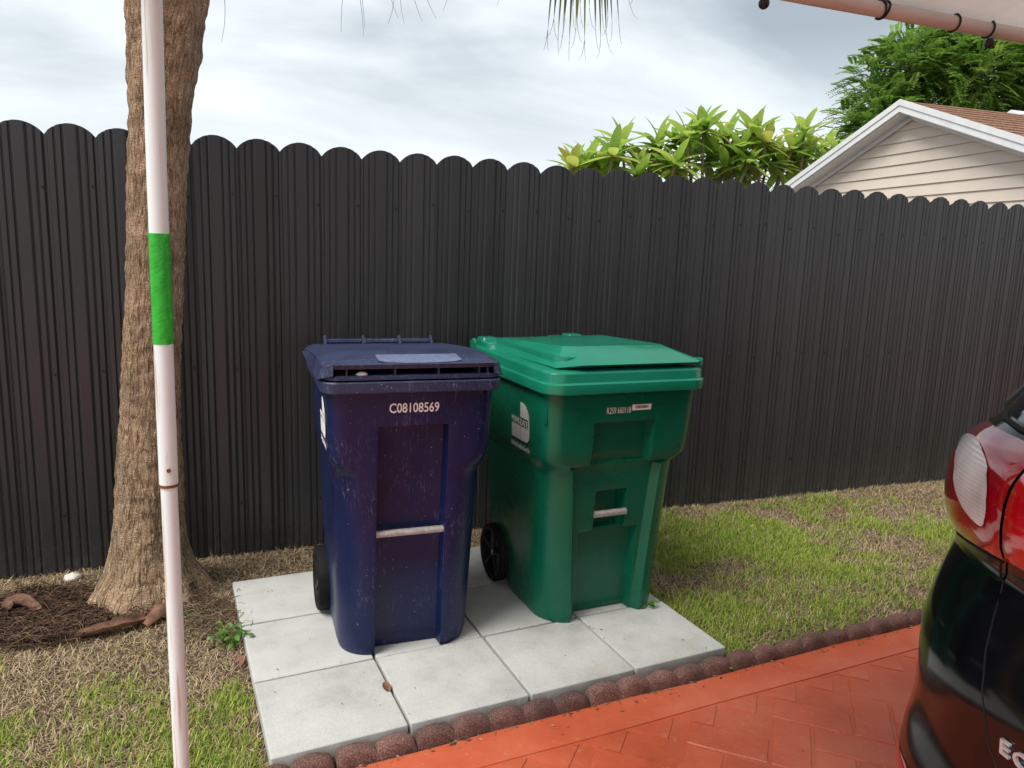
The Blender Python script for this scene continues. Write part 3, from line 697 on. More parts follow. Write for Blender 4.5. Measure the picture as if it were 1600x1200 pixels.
    for s in (-1, 1): wheel(root, s*.262, .425, .127, .05, s)
    q = MB(); q.tube([(-.27, .425, .127), (.27, .425, .127)], .011, 10); q.build('axle', M['bar'], root)
    # front number
    t = text_mesh('number_print', 'C08108569', .046, M['white_print'], .0004, 1.0, 0, 1.0, offset=.0004)
    xs = [v_.co.x for v_ in t.vertices]; s = .168/(max(xs)-min(xs)); x0 = min(xs)
    for v_ in t.vertices: v_.co.x = (v_.co.x-x0)*s
    o = obj('number_print', t, root)
    y1, y0 = interp(tab, .95, 2), interp(tab, .88, 2)
    frame(o, (-.085, interp(tab, .895, 2)-.0012, .895), (1, 0, 0), (0, (y1-y0)/.07, 1))
    logo(root, M['white_print'], (-.2788-.001, .18, .79), (.001, -1, 0), (-.006/.18, 0, 1), .15, .135)
    return root
blue_cart()

# ---------------- green bin
def green_cart():
    root = empty('wheeled_bin', (1.402, 2.437, PAVE_Z-.0005), R_(2.3))
    tag(root, 'clean green wheeled bin with number R259 660118 and barcode sticker, its sloped lid shut', 'wheeled bin')
    tab = [(0, .262, .004, .36, .13, .05), (.02, .268, 0, .40, .132, .05), (.09, .272, -.004, .54, .132, .05), (.30, .282, -.014, .60, .13, .05), (.58, .295, -.030, .64, .125, .05), (.63, .298, -.034, .65, .122, .05), (.675, .318, -.050, .655, .075, .05), (.72, .322, -.056, .66, .065, .05), (.96, .330, -.076, .69, .062, .05)]
    cu, cp = .130, .068
    def depth(x, z):
        d = 0.0
        if z < .648: d += .016
        elif abs(x) < cu and z < .818: d += .050-.10*max(0, (z-.66))*0
        if z < .648:
            d += .018
            if abs(x) < cp and .365 < z < .528: d += .075
            if abs(x) < cp and z <= .365: d += .045
            elif abs(x) < cu and z < .365: d += .045
        return d
    # below the shoulder the legs stand forward of the face again near the ground
    def depth2(x, z):
        d = depth(x, z)
        return d
    zs = [0, .006, .02, .05, .09, .15, .2, .25, .3, .34, .362, .368, .40, .45, .50, .525, .531, .56, .60, .63, .645, .651, .675, .70, .72, .76, .815, .821, .86, .92, .96]
    MB().loft(cart_body(tab, depth2, zs, [cp, cu])).build('body', M['green'], root, bevel=.004, seg=2, ang=40, limit=40)
    # vertical stiffening ribs beside the rim corner
    for x in (-.318, -.296):
        q = MB(); q.box((x, -.012, .882), (.008, .055, .13)); q.build('corner_rib', M['green'], root, bevel=.002)
    q = MB(); q.tube([(-cp-.004, .012, .435), (cp+.004, .012, .435)], .0135, 14); q.build('grab_bar', M['bar'], root)
    # lid
    lid = obj('lid', None, root)
    def rr(ax, y0, y1, r, z0, sl=.0):
        return [(x, y, z+sl*(y+.1)) for x, y, z in rrect(ax, y0, y1, r, z0, 8)]
    SL = .012
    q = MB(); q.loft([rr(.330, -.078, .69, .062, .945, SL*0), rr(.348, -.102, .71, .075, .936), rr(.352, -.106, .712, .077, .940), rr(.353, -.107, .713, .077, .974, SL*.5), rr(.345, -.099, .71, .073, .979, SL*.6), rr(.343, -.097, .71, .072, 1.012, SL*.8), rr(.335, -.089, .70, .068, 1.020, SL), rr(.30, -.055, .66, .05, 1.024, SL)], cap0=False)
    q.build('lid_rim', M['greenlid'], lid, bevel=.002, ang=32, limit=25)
    # hipped panel: front lip, sloped facets, flat top
    q = MB()
    z1 = 1.088
    lo = [(-.300, -.055, 1.030), (-.215, -.100, 1.043), (.285, -.100, 1.043), (.318, -.078, 1.046), (.325, .56, 1.028), (-.325, .56, 1.026)]
    hi = [(-.205, .085, 1.090), (-.165, .060, 1.092), (.215, .060, 1.092), (.232, .080, 1.092), (.245, .56, 1.076), (-.245, .56, 1.070)]
    lo2 = [(x*.97, y+.012, z-.008) for x, y, z in lo]
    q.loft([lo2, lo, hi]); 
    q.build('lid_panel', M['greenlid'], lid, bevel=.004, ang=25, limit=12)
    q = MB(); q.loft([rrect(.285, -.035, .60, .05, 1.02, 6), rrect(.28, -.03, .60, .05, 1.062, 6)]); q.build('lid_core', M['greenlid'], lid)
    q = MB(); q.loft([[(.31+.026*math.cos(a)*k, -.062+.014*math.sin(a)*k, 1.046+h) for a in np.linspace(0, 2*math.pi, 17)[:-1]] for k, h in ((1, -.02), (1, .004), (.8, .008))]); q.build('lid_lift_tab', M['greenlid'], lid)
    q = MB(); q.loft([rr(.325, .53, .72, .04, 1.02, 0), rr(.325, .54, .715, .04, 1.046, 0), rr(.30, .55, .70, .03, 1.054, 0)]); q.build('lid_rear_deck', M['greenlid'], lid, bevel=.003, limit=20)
    for x in (-.285, .06, .135):
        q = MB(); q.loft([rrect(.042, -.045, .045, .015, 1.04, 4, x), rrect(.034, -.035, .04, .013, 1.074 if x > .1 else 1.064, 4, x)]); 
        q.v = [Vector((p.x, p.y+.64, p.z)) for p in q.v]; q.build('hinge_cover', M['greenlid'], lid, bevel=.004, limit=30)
    hd = obj('handle', None, root)
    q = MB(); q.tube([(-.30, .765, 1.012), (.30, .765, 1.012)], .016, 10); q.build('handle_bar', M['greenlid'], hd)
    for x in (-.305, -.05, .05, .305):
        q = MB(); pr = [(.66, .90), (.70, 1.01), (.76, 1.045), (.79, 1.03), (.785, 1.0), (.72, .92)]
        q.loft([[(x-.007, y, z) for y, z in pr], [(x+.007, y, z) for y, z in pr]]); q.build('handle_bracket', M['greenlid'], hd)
    for s in (-1, 1): wheel(root, s*.287, .482, .127, .05, s)
    q = MB(); q.tube([(-.30, .482, .127), (.30, .482, .127)], .011, 10); q.build('axle', M['bar'], root)
    # front print
    t = text_mesh('number_print', 'R259 660118', .036, M['white_print'], .0004, offset=-.0004)
    xs = [v_.co.x for v_ in t.vertices]; s = .104/(max(xs)-min(xs)); x0 = min(xs)
    for v_ in t.vertices: v_.co.x = (v_.co.x-x0)*s
    o = obj('number_print', t, root); sl = (interp(tab, .95, 2)-interp(tab, .75, 2))/.2
    frame(o, (-.088, interp(tab, .853, 2)-.0012, .853), (1, 0, 0), (0, sl, 1))
    st = obj('barcode_sticker', None, root); frame(st, (.021, interp(tab, .862, 2)-.001, .862), (1, 0, 0), (0, sl, 1))
    q = MB(); q.box((.042, .011, 0), (.084, .022, .0006)); q.build('sticker_paper', M['white_print'], st)
    q = MB(); r = random.Random(3); x = .014
    while x < .072:
        w_ = r.choice((.0008, .0012, .0018)); q.box((x, .0125, .0006), (w_, .012, .0004)); x += w_+r.choice((.001, .0014, .002))
    q.build('barcode_bars', M['blackpl'], st)
    logo(root, M['grey_print'], (-.3235-.0012, .255, .715), (.000, -1, 0), (-.008/.24, 0, 1), .165, .150)
    return root
green_cart()

# ================================================================== CARPORT CANOPY (its post stands in front, its eave crosses the top corner)
cp_ = empty('carport_canopy', (-.110, 1.6, 0)); tag(cp_, 'white pipe carport canopy with a pale tarp roof and green tape on its rust-stained post', 'canopy')
EZ = 2.135                      # eave height
def pole(x, y, detail):
    p = obj('post', None, cp_, (x, y, 0))
    mb = MB(); mb.tube([(0, 0, 0.0), (0, 0, .99)], .0160, 20); mb.build('lower_tube', M['pole'], p)
    mb = MB(); mb.tube([(0, 0, .985), (.004, 0, 1.6), (.012, 0, EZ-.02)], .0180, 20); mb.build('upper_tube', M['pole'], p)
    mb = MB(); mb.tube([(0, 0, 0.0), (0, 0, .006)], .045, 20); mb.build('foot_plate', M['pole'], p)
    if detail:
        mb = MB(); n = 28; rings = []
        for i in range(n+1):
            z = 1.272+(1.485-1.272)*i/n; ring = []
            for j in range(24):
                a = 2*math.pi*j/24; rr = .0187+.0007*max(0, noise.noise((math.cos(a)*2, math.sin(a)*2, z*38)))+.0030*max(0, noise.noise((math.cos(a)*4+z*9, math.sin(a)*4, z*26))-.18)*2
                ring.append((.002+.006*(z-1.27)+rr*math.cos(a), rr*math.sin(a), z))
            rings.append(ring)
        mb.loft(rings); mb.build('green_tape', M['tape'], p, ang=60)
        mb = MB(); mb.tube([(0, 0, .9805), (0, 0, .9865)], .0184, 20); mb.build('rust_ring', M['rust'], p)
        d = (Vector((0, 0, CAM_H))-Vector((-.110, 1.6, 1.02))); a = math.atan2(d.y, d.x)+.05
        q = MB(); c = Vector((math.cos(a), math.sin(a), 0)); q.tube([c*.0155+Vector((0, 0, 1.018)), c*.0215+Vector((0, 0, 1.018))], .0042, 8); q.build('bolt', M['rust'], p)
    return p
pole(0, 0, True)
for x in (3.05, 6.1): pole(x, 0, False)
for x in (0, 3.05, 6.1): pole(x, -3.2, False)
LX0, LX1 = -.18, 6.35
for y in (0, -3.2):
    mb = MB(); mb.tube([(LX0+.06, y, EZ-.01), (1.5, y, EZ-.002), (3.05, y, EZ+.02), (LX1, y, EZ+.02)], .0195, 16); mb.build('eave_pipe', M['pipe'], cp_)
mb = MB(); mb.tube([(LX0, -1.6, EZ+.55), (LX1, -1.6, EZ+.55)], .0195, 16); mb.build('ridge_pipe', M['pipe'], cp_)
for x in (.0, 3.05, 6.1):
    for s in (0, -3.2):
        mb = MB(); mb.tube([(x, s, EZ), (x, -1.6, EZ+.55)], .0195, 12); mb.build('rafter', M['pipe'], cp_)
def tarp():
    nx, ny = 120, 50; v = []; f = []
    for i in range(nx+1):
        for j in range(ny+1):
            x = LX0+(LX1-LX0)*i/nx; t = j/ny; y = .028-3.256*t
            z = EZ+.030+.55*(1-abs(y+1.6)/1.6)
            sag = min(1, abs(math.sin(math.pi*(x % 3.05)/3.05)))*math.sin(math.pi*min(t, 1-t)*2)*.05
            z += -sag*.5+.006*noise.noise((x*3, y*3, 0))
            if j == 0 or j == ny: z += .007*math.sin(x*11)+.004*math.sin(x*29)-.006
            v.append((x, y, z))
    n = ny+1
    for i in range(nx):
        for j in range(ny): f.append((i*n+j, i*n+j+1, (i+1)*n+j+1, (i+1)*n+j))
    me = mesh('tarp_roof', v, f, M['tarp'], True); o = obj('tarp_roof', me, cp_); sm = o.modifiers.new('thick', 'SOLIDIFY'); sm.thickness = .0012
tarp()
def bungee(px, py, n, ball):
    c = at(px, py, y=1.6)-Vector((-.110, 1.6, 0)); x = c.x
    zc = float(np.interp(x, [0, 1.5, 3.05], [EZ-.01, EZ-.002, EZ+.02]))
    r = obj('bungee_tie', None, cp_, (x, 0, zc))
    for k in range(n):
        mb = MB(); o_ = .012*(k-(n-1)/2)
        mb.tube([(o_*(1+.8*math.sin(a)), .0225*math.cos(a), .0225*math.sin(a)) for a in np.linspace(-.4, 2*math.pi-.9, 26)], .0028, 8); mb.build('cord_loop', M['blackpl'], r)
    mb = MB(); bz = {'up': (0.012, -.024, .034), 'down': (.0, -.012, -.040)}[ball] if ball else None
    if bz:
        rg = []
        for i in range(9):
            t = math.pi*i/8; rg.append([(bz[0]+.0135*math.sin(t)*math.cos(a)+1e-5*math.cos(a), bz[1]+.0135*math.sin(t)*math.sin(a)+1e-5*math.sin(a), bz[2]-.0135*math.cos(t)) for a in np.linspace(0, 2*math.pi, 15)[:-1]])
        mb.loft(rg); mb.build('ball', M['blackpl'], r)
bungee(1190, -10, 1, 'down'); bungee(1378, 5, 2, 'up'); bungee(1490, 32, 1, None); bungee(1545, 28, 1, 'down'); bungee(1720, 60, 1, 'down')

# ================================================================== PALM
PT = Vector((-.300, 3.285, -.01))
palm = empty('palm_tree', PT); tag(palm, 'tall palm tree with rough tan fissured trunk flaring at its foot by the fence', 'palm tree')
def trunk():
    #      z     cx     r
    T = [(-.06, -.012, .262), (.02, -.010, .240), (.07, -.012, .212), (.13, -.012, .175), (.22, -.010, .150), (.32, -.006, .139), (.45, .000, .129), (.65, .008, .118), (.9, .026, .110), (1.2, .048, .104), (1.5, .070, .103), (1.85, .092, .108), (2.0, .106, .112), (2.12, .118, .121), (2.25, .132, .132), (2.45, .150, .150), (2.7, .16, .155), (3.2, .19, .14), (3.8, .22, .12), (4.05, .225, .10)]
    nz, na = 460, 150; v = []; uv = []
    zs = np.linspace(-.06, 4.05, nz)
    for z in zs:
        cx = interp(T, z, 1); r = interp(T, z, 2)
        for j in range(na):
            a = 2*math.pi*j/na
            d = .007*noise.noise((math.cos(a)*2.2, math.sin(a)*2.2, z*4.5)) + .0035*noise.noise((math.cos(a)*11, math.sin(a)*11, z*24))
            d += .0028*noise.noise((math.cos(a)*16, math.sin(a)*16, z*3.5))
            d += .0016*math.sin(z*80+7*noise.noise((math.cos(a)*1.5, math.sin(a)*1.5, z*2.2)))*(1 if z > .25 else .3)+.0022*noise.noise((math.cos(a)*3, math.sin(a)*3, z*60))
            if z > 1.95: d += .008*max(0, noise.noise((math.cos(a)*6, math.sin(a)*6, z*15)))*min(1, (z-1.95)*4)
            if z < .16: d += (.16-z)*.35*noise.noise((math.cos(a)*2.4+5, math.sin(a)*2.4, 1.5))
            rr = r+d; v.append((cx+rr*math.cos(a), rr*math.sin(a), z)); uv.append((a*.13, z))
    f = [(i*na+j, i*na+(j+1) % na, (i+1)*na+(j+1) % na, (i+1)*na+j) for i in range(nz-1) for j in range(na)]
    f.append(tuple(range((nz-1)*na, nz*na)))
    me = mesh('trunk', v, f, M['bark'], True)
    ul = me.uv_layers.new(name='UVMap')
    for p in me.polygons:
        wrap = (p.index % na) == na-1
        for li in p.loop_indices:
            vi = me.loops[li].vertex_index; q = uv[vi]; ul.data[li].uv = (q[0]+(2*math.pi*.13 if wrap and vi % na == 0 else 0), q[1])
    obj('trunk', me, palm)
trunk()
def strip(mb, pts, w0, fold=.35):
    pts = [Vector(p) for p in pts]; k = len(pts); v = []
    for i, p in enumerate(pts):
        t = (pts[min(i+1, k-1)]-pts[max(i-1, 0)]).normalized(); s = t.cross(Vector((.3, -.9, .2))).normalized(); nrm = t.cross(s)
        tt = i/(k-1); w_ = w0*(1-tt)**.65*(.75+.25*math.sin(min(1, tt*4)*math.pi/2))+.0007
        v += [p-s*w_, p+nrm*w_*fold, p+s*w_]
    f = []
    for i in range(k-1):
        b = i*3; f += [(b, b+1, b+4, b+3), (b+1, b+2, b+5, b+4)]
    mb.add(v, f)
def frond(base, az, elev, plen, bl, nseg, droop, seed, filament=0.0, tipmin=None, maxhang=None):
    r = random.Random(seed); mb = MB(); b = Vector(base); h = Vector((math.cos(az), math.sin(az), 0))
    pts = []
    for i in range(8):
        t = i/7; pts.append(b+h*(plen*t*math.cos(elev))+Vector((0, 0, plen*(math.sin(elev)*t-.30*t*t))))
    hub = pts[-1]; root = obj('frond', None, palm)
    q = MB(); q.tube([p for p in pts], [.018-.009*i/7 for i in range(8)], 8); q.build('leaf_stalk', M['frond'], root)
    d0 = (pts[-1]-pts[-2]).normalized(); side = d0.cross(Vector((0, 0, 1))).normalized()
    for s in range(nseg):
        a = R_(-125+250*s/(nseg-1)); dr = (d0*math.cos(a)+side*math.sin(a)).normalized()
        L = bl*(1-.30*abs(s/(nseg-1)*2-1))*r.uniform(.9, 1.05); ps = []; vel = dr.copy(); p = hub.copy(); n = 12
        for i in range(n):
            ps.append(p.copy()); vel = (vel+Vector((r.uniform(-.02, .02), r.uniform(-.02, .02), -droop*(i/n)**1.3))).normalized(); p = p+vel*L/n
        if maxhang is not None:
            ps = [q_ if q_.z > maxhang else Vector((q_.x, q_.y, maxhang+.0004*i)) for i, q_ in enumerate(ps)]
            ps = ps[:max(4, next((i for i, q_ in enumerate(ps) if q_.z <= maxhang+.01), n))]
        strip(mb, ps, .016)
    o = mb.build('leaf_blade', M['frond'], root); tag(o, kind='stuff')
CROWN = Vector((.225, 0, 4.0))
k = 0
for az, el, pl in ((20, 35, 1.0), (75, 50, .9), (130, 40, 1.0), (175, 30, 1.0), (220, 45, .9), (262, 50, .8), (310, 35, .9), (345, 52, .9), (45, 68, .8), (200, 70, .8), (110, 72, .8), (290, 72, .8)):
    frond(CROWN, R_(az), R_(el), pl, .95, 26, .42, k, maxhang=2.78); k += 1
# the frond whose tips hang down into view, and stray threads
def hanging():
    r = random.Random(5); root = obj('frond', None, palm)
    hub = at(905, -260, y=3.0)-PT
    q = MB(); q.tube([CROWN, CROWN+(hub-CROWN)*.35+Vector((0, 0, .12)), CROWN+(hub-CROWN)*.7+Vector((0, 0, .10)), hub], [.018, .015, .012, .009], 8); q.build('leaf_stalk', M['frond'], root)
    mb = MB(); th = MB()
    tips = [(852, 100, .6), (862, 80, 1), (869, 108, .7), (880, 75, 1), (887, 118, .7), (893, 62, 1), (900, 85, 1.1), (905, 55, 1.2), (912, 118, .7), (898, 98, .8), (920, 60, 1), (928, 45, 1), (938, 114, .7), (947, 102, .8), (950, 72, 1), (957, 84, .8), (968, 86, .6), (877, 100, .6), (930, 96, .7), (941, 70, 1), (984, 40, .5), (992, 18, .5)]
    for (px, py, wd) in tips:
        dy = r.uniform(-.07, .07); tip = at(px, py, y=3.0+dy)-PT
        mid = hub.lerp(tip, .5)+Vector(((tip.x-hub.x)*.38, dy*.3, .05)); ps = []
        for i in range(11):
            t = i/10*.86; ps.append(hub*(1-t)**2+mid*2*t*(1-t)+tip*t*t)
        strip(mb, ps, .023*wd)
        e_ = ps[-1]; d = (ps[-1]-ps[-2]).normalized()
        for q2 in range(r.choice((1, 1, 2))):
            sx = r.uniform(-.5, .5); pl = [e_, e_+d*.035+Vector((sx*.012, 0, 0)), e_+d*.07+Vector((sx*.035, 0, .004)), e_+d*.095+Vector((sx*.07, 0, .012))]
            th.tube(pl, [.0011, .0009, .0007, .0004], 4)
    o = mb.build('leaf_blade', M['frond'], root); tag(o, kind='stuff')
    for (x0, x1, py, cv) in ((545, 533, 52, -.3), (548, 568, 58, .4), (556, 570, 45, .2), (600, 622, 30, -.2), (615, 606, 40, .5), (628, 660, 37, .1), (634, 632, 40, -.6), (642, 682, 32, .1), (340, 346, 68, .6), (700, 692, 20, .4), (790, 776, 12, .2), (958, 965, 22, .3)):
        a_ = at(x0, -60, y=3.05)-PT; b_ = at(x1, py, y=3.05)-PT; ps = []
        for i in range(9):
            t = i/8; ps.append(a_.lerp(b_, t)+Vector((cv*.03*math.sin(t*math.pi), 0, .008*math.sin(t*7))))
        top = a_+Vector((0, .05, .45)); th.tube([top]+ps, [.0016]+[.0014-.0009*i/8 for i in range(9)], 5)
    o = th.build('leaf_threads', M['fibre2'], root); tag(o, kind='stuff')
M['fibre2'] = simple('dry_thread', (.10, .075, .06), .8)
hanging()

# ---------------- fallen sheaths and litter round the foot of the palm
def boot(name_pts, width, curl, label, seed, lift=0.0, open_up=False):
    # a dry curved leaf base: a gutter-shaped husk along a path
    r = random.Random(seed); pts = [Vector(p) for p in name_pts]; n = 16; mb = MB(); rings = []
    def path(t):
        k = t*(len(pts)-1); i = min(int(k), len(pts)-2); f_ = k-i
        a, b_ = pts[i], pts[i+1]; p0 = pts[max(i-1, 0)]; p3 = pts[min(i+2, len(pts)-1)]
        return .5*((2*a)+(b_-p0)*f_+(2*p0-5*a+4*b_-p3)*f_*f_+(3*a-p0-3*b_+p3)*f_**3)
    c0 = pts[0]
    for i in range(n+1):
        t = i/n; p = path(t); d = (path(min(1, t+.03))-path(max(0, t-.03))).normalized(); s = d.cross(Vector((0, 0, 1))).normalized(); u = s.cross(d)
        w_ = width*(.28+.72*math.sin(math.pi*(t*.82+.14)))*(1+.10*r.uniform(-1, 1)); outer = []; inner = []
        if open_up: u = -u; s = -s
        for j in range(9):
            a = R_(-curl+2*curl*j/8); outer.append(p+s*(w_*math.sin(a))+u*(w_*(math.cos(a)-math.cos(R_(curl))))+u*.007*noise.noise((t*5, j*.6, seed))+s*.004*noise.noise((t*9, j, seed+3)))
        inner = [q-u*.005 for q in reversed(outer)]
        rings.append(outer+inner)
    mb.loft(rings)
    base = Vector((sum(p.x for p in pts)/len(pts), sum(p.y for p in pts)/len(pts), 0))
    zmin = min(p.z for p in mb.v); mb.v = [p-base-Vector((0, 0, zmin-.004-lift)) for p in mb.v]
    o = obj('palm_sheath', mb.mesh('palm_sheath', M['boot'], ang=50), None, base); tag(o, label, 'palm sheath', 'fallen palm sheaths')
G = lambda px, py, z=.0: at(px, py, z=z)
V3 = lambda x, y, z: Vector((x, y, z))
boot([G(222, 957), G(228, 940)+V3(0, 0, .045), G(250, 925)+V3(0, -.02, .095), G(300, 935)+V3(0, -.04, .06)], .060, 62, 'long arched reddish palm sheath leaning against the foot of the trunk', 1, .012)
boot([G(185, 958), G(192, 945)+V3(0, 0, .012), G(200, 930)+V3(0, 0, .02)], .055, 95, 'short cupped palm sheath with a bright rusty hollow end', 2, .012, True)
boot([G(120, 1003), G(190, 990)+V3(0, 0, .015), G(250, 972)], .03, 75, 'thin dark palm sheath lying flat below the cupped one', 3, .012, True)
boot([G(225, 985), G(258, 970)+V3(0, 0, .03), G(295, 960)+V3(0, 0, .01)], .042, 60, 'broad brown palm sheath half hidden behind the white post', 4, .012)
boot([G(8, 968), G(30, 962)+V3(0, 0, .03), G(62, 968)], .04, 55, 'pale pinkish palm sheath at the end of the dead fibre heap', 5, .03, True)
def tangle(name, label, cat, n, region, z0, z1, len_, rad, cols, seed):
    r = random.Random(seed); mb = MB(); idx = []
    for k in range(n):
        px, py = region(r); p = G(px, py); dz = r.uniform(z0, z1); a = r.gauss(.25, .55); L = r.uniform(*len_); cv = r.uniform(-1.6, 1.6); ps = []
        d = Vector((math.cos(a), math.sin(a), 0)); q = p-d*L/2; zz = dz
        for i in range(6):
            ps.append(q+Vector((0, 0, max(.004, zz+.02*math.sin(i*1.1+k)*r.random())))); a += cv/6; d = Vector((math.cos(a), math.sin(a), 0)); q = q+d*L/5
        nb = len(mb.v); mb.tube(ps, [rad*r.uniform(.5, 1.2)]*5+[rad*.3], 4, cap=False); idx += [r.choice(cols)]*(len(mb.v)-nb)
    me = mesh(name, mb.v, mb.f, M['fibre'], True); ca = me.color_attributes.new('Col', 'FLOAT_COLOR', 'POINT')
    flat = np.array([(*c, 1) for c in idx], dtype=np.float32).ravel(); ca.data.foreach_set('color', flat)
    o = obj(name, me); tag(o, label, cat, kind='stuff')
def heap(r):
    while True:
        x, y = r.uniform(-20, 245), r.uniform(915, 1010)
        if ((x-75)/105)**2+((y-968+.12*(x-75))/42)**2 < 1 or (r.random() < .25 and abs(y-(985-.12*x)) < 22): return x, y
tangle('fibre_heap', 'heap of dark brown dead palm fibre beside the foot of the trunk', 'plant litter', 2400, heap, .0, .04, (.04, .2), .0017, [(.05, .028, .018), (.085, .048, .03), (.12, .07, .045), (.035, .02, .014), (.17, .11, .07)], 4)
tangle('root_tangle', 'tangle of thin pale dry stems between the trunk and the pavers', 'plant litter', 420, lambda r: (r.gauss(325, 30), r.gauss(965, 20)), .0, .05, (.05, .16), .0013, [(.20, .14, .09), (.12, .075, .05), (.28, .21, .14), (.06, .035, .025)], 8)
def rock(px, py, s, label):
    bm = bmesh.new(); bmesh.ops.create_icosphere(bm, subdivisions=3, radius=1)
    for v in bm.verts:
        d = 1+.35*noise.noise(v.co*1.6+Vector((px, 0, 0)))+.15*noise.noise(v.co*4); v.co = Vector((v.co.x*s*d, v.co.y*s*.8*d, v.co.z*s*.6*d))
    me = bpy.data.meshes.new('stone'); bm.to_mesh(me); bm.free(); me.materials.append(M['stone']); soften(me, 60)
    p = G(px, py); o = obj('stone', me, None, (p.x, p.y, s*.55+.008)); tag(o, label, 'stone')
rock(113, 912, .034, 'small white stone between the fence and the palm trunk')
rock(104, 903, .011, 'tiny pale pebble just behind the white stone')

# ---------------- weeds
def leaf_patch(L, W, cup=.2, n=6, droop=.3):
    v = []; f = []
    for i in range(n+1):
        t = i/n; w_ = W*math.sin(math.pi*min(1, t*.93+.07))**.65; z = -droop*L*t*t
        v += [(L*t, -w_, z+cup*w_), (L*t, 0, z), (L*t, w_, z+cup*w_)]
    for i in range(n):
        b = i*3; f += [(b, b+3, b+4, b+1), (b+1, b+4, b+5, b+2)]
    return v, f
def weed(px, py, n, h, L, label, seed, z=0.0):
    r = random.Random(seed); p = at(px, py, z=z); root = empty('weed', p); tag(root, label, 'weed')
    lv, lf = leaf_patch(L, L*.32); me = mesh('leaf', lv, lf, M['weed'], True)
    st = MB()
    for k in range(n):
        a = r.uniform(0, 6.28); rad = r.uniform(0, .028)*n/14+.006; tp = Vector((math.cos(a)*rad, math.sin(a)*rad, r.uniform(.25, 1)*h)); st.tube([(0, 0, -.004), tp*.5+Vector((0, 0, .004)), tp], .0011, 4)
        obj('leaf', me, root, tp, (r.uniform(-.4, .4), r.uniform(-.7, .2), a+r.uniform(-.6, .6)))
    o = st.build('stems', M['weed'], root); tag(o, kind='stuff')
weed(366, 1010, 34, .075, .026, 'bright green leafy weed beside the left edge of the pavers', 2)
weed(300, 966, 7, .03, .026, 'small green weed between the white post and the dry stems', 6)
weed(1132, 1041, 9, .022, .022, 'tiny green weed at the foot of the edging on the driveway', 3, .001)
weed(1010, 948, 8, .03, .03, 'small weed sprouting beside the green bin on the paver corner', 4, PAVE_Z)
def dead_leaf(px, py, L, rz, z, label):
    v, f = leaf_patch(L, L*.3, .5, 6, -.25); v = v+[(x, y, q-.0008) for x, y, q in v]; n = len(v)//2; f = f+[tuple(reversed([i+n for i in q])) for q in f]
    p = at(px, py, z=z); o = obj('dead_leaf', mesh('dead_leaf', v, f, M['boot'], True), None, p+Vector((0, 0, .003)), (0, 0, rz)); tag(o, label, 'leaf')
dead_leaf(608, 1082, .045, 1.75, PAVE_Z-.004, 'brown dead leaf stuck in the joint between two pavers')
dead_leaf(845, 1102, .05, .5, .004, 'curled reddish dead leaf on the driveway under the edging')
dead_leaf(372, 1045, .06, 1.4, .004, 'rusty dead leaf in the grass against the paver side')

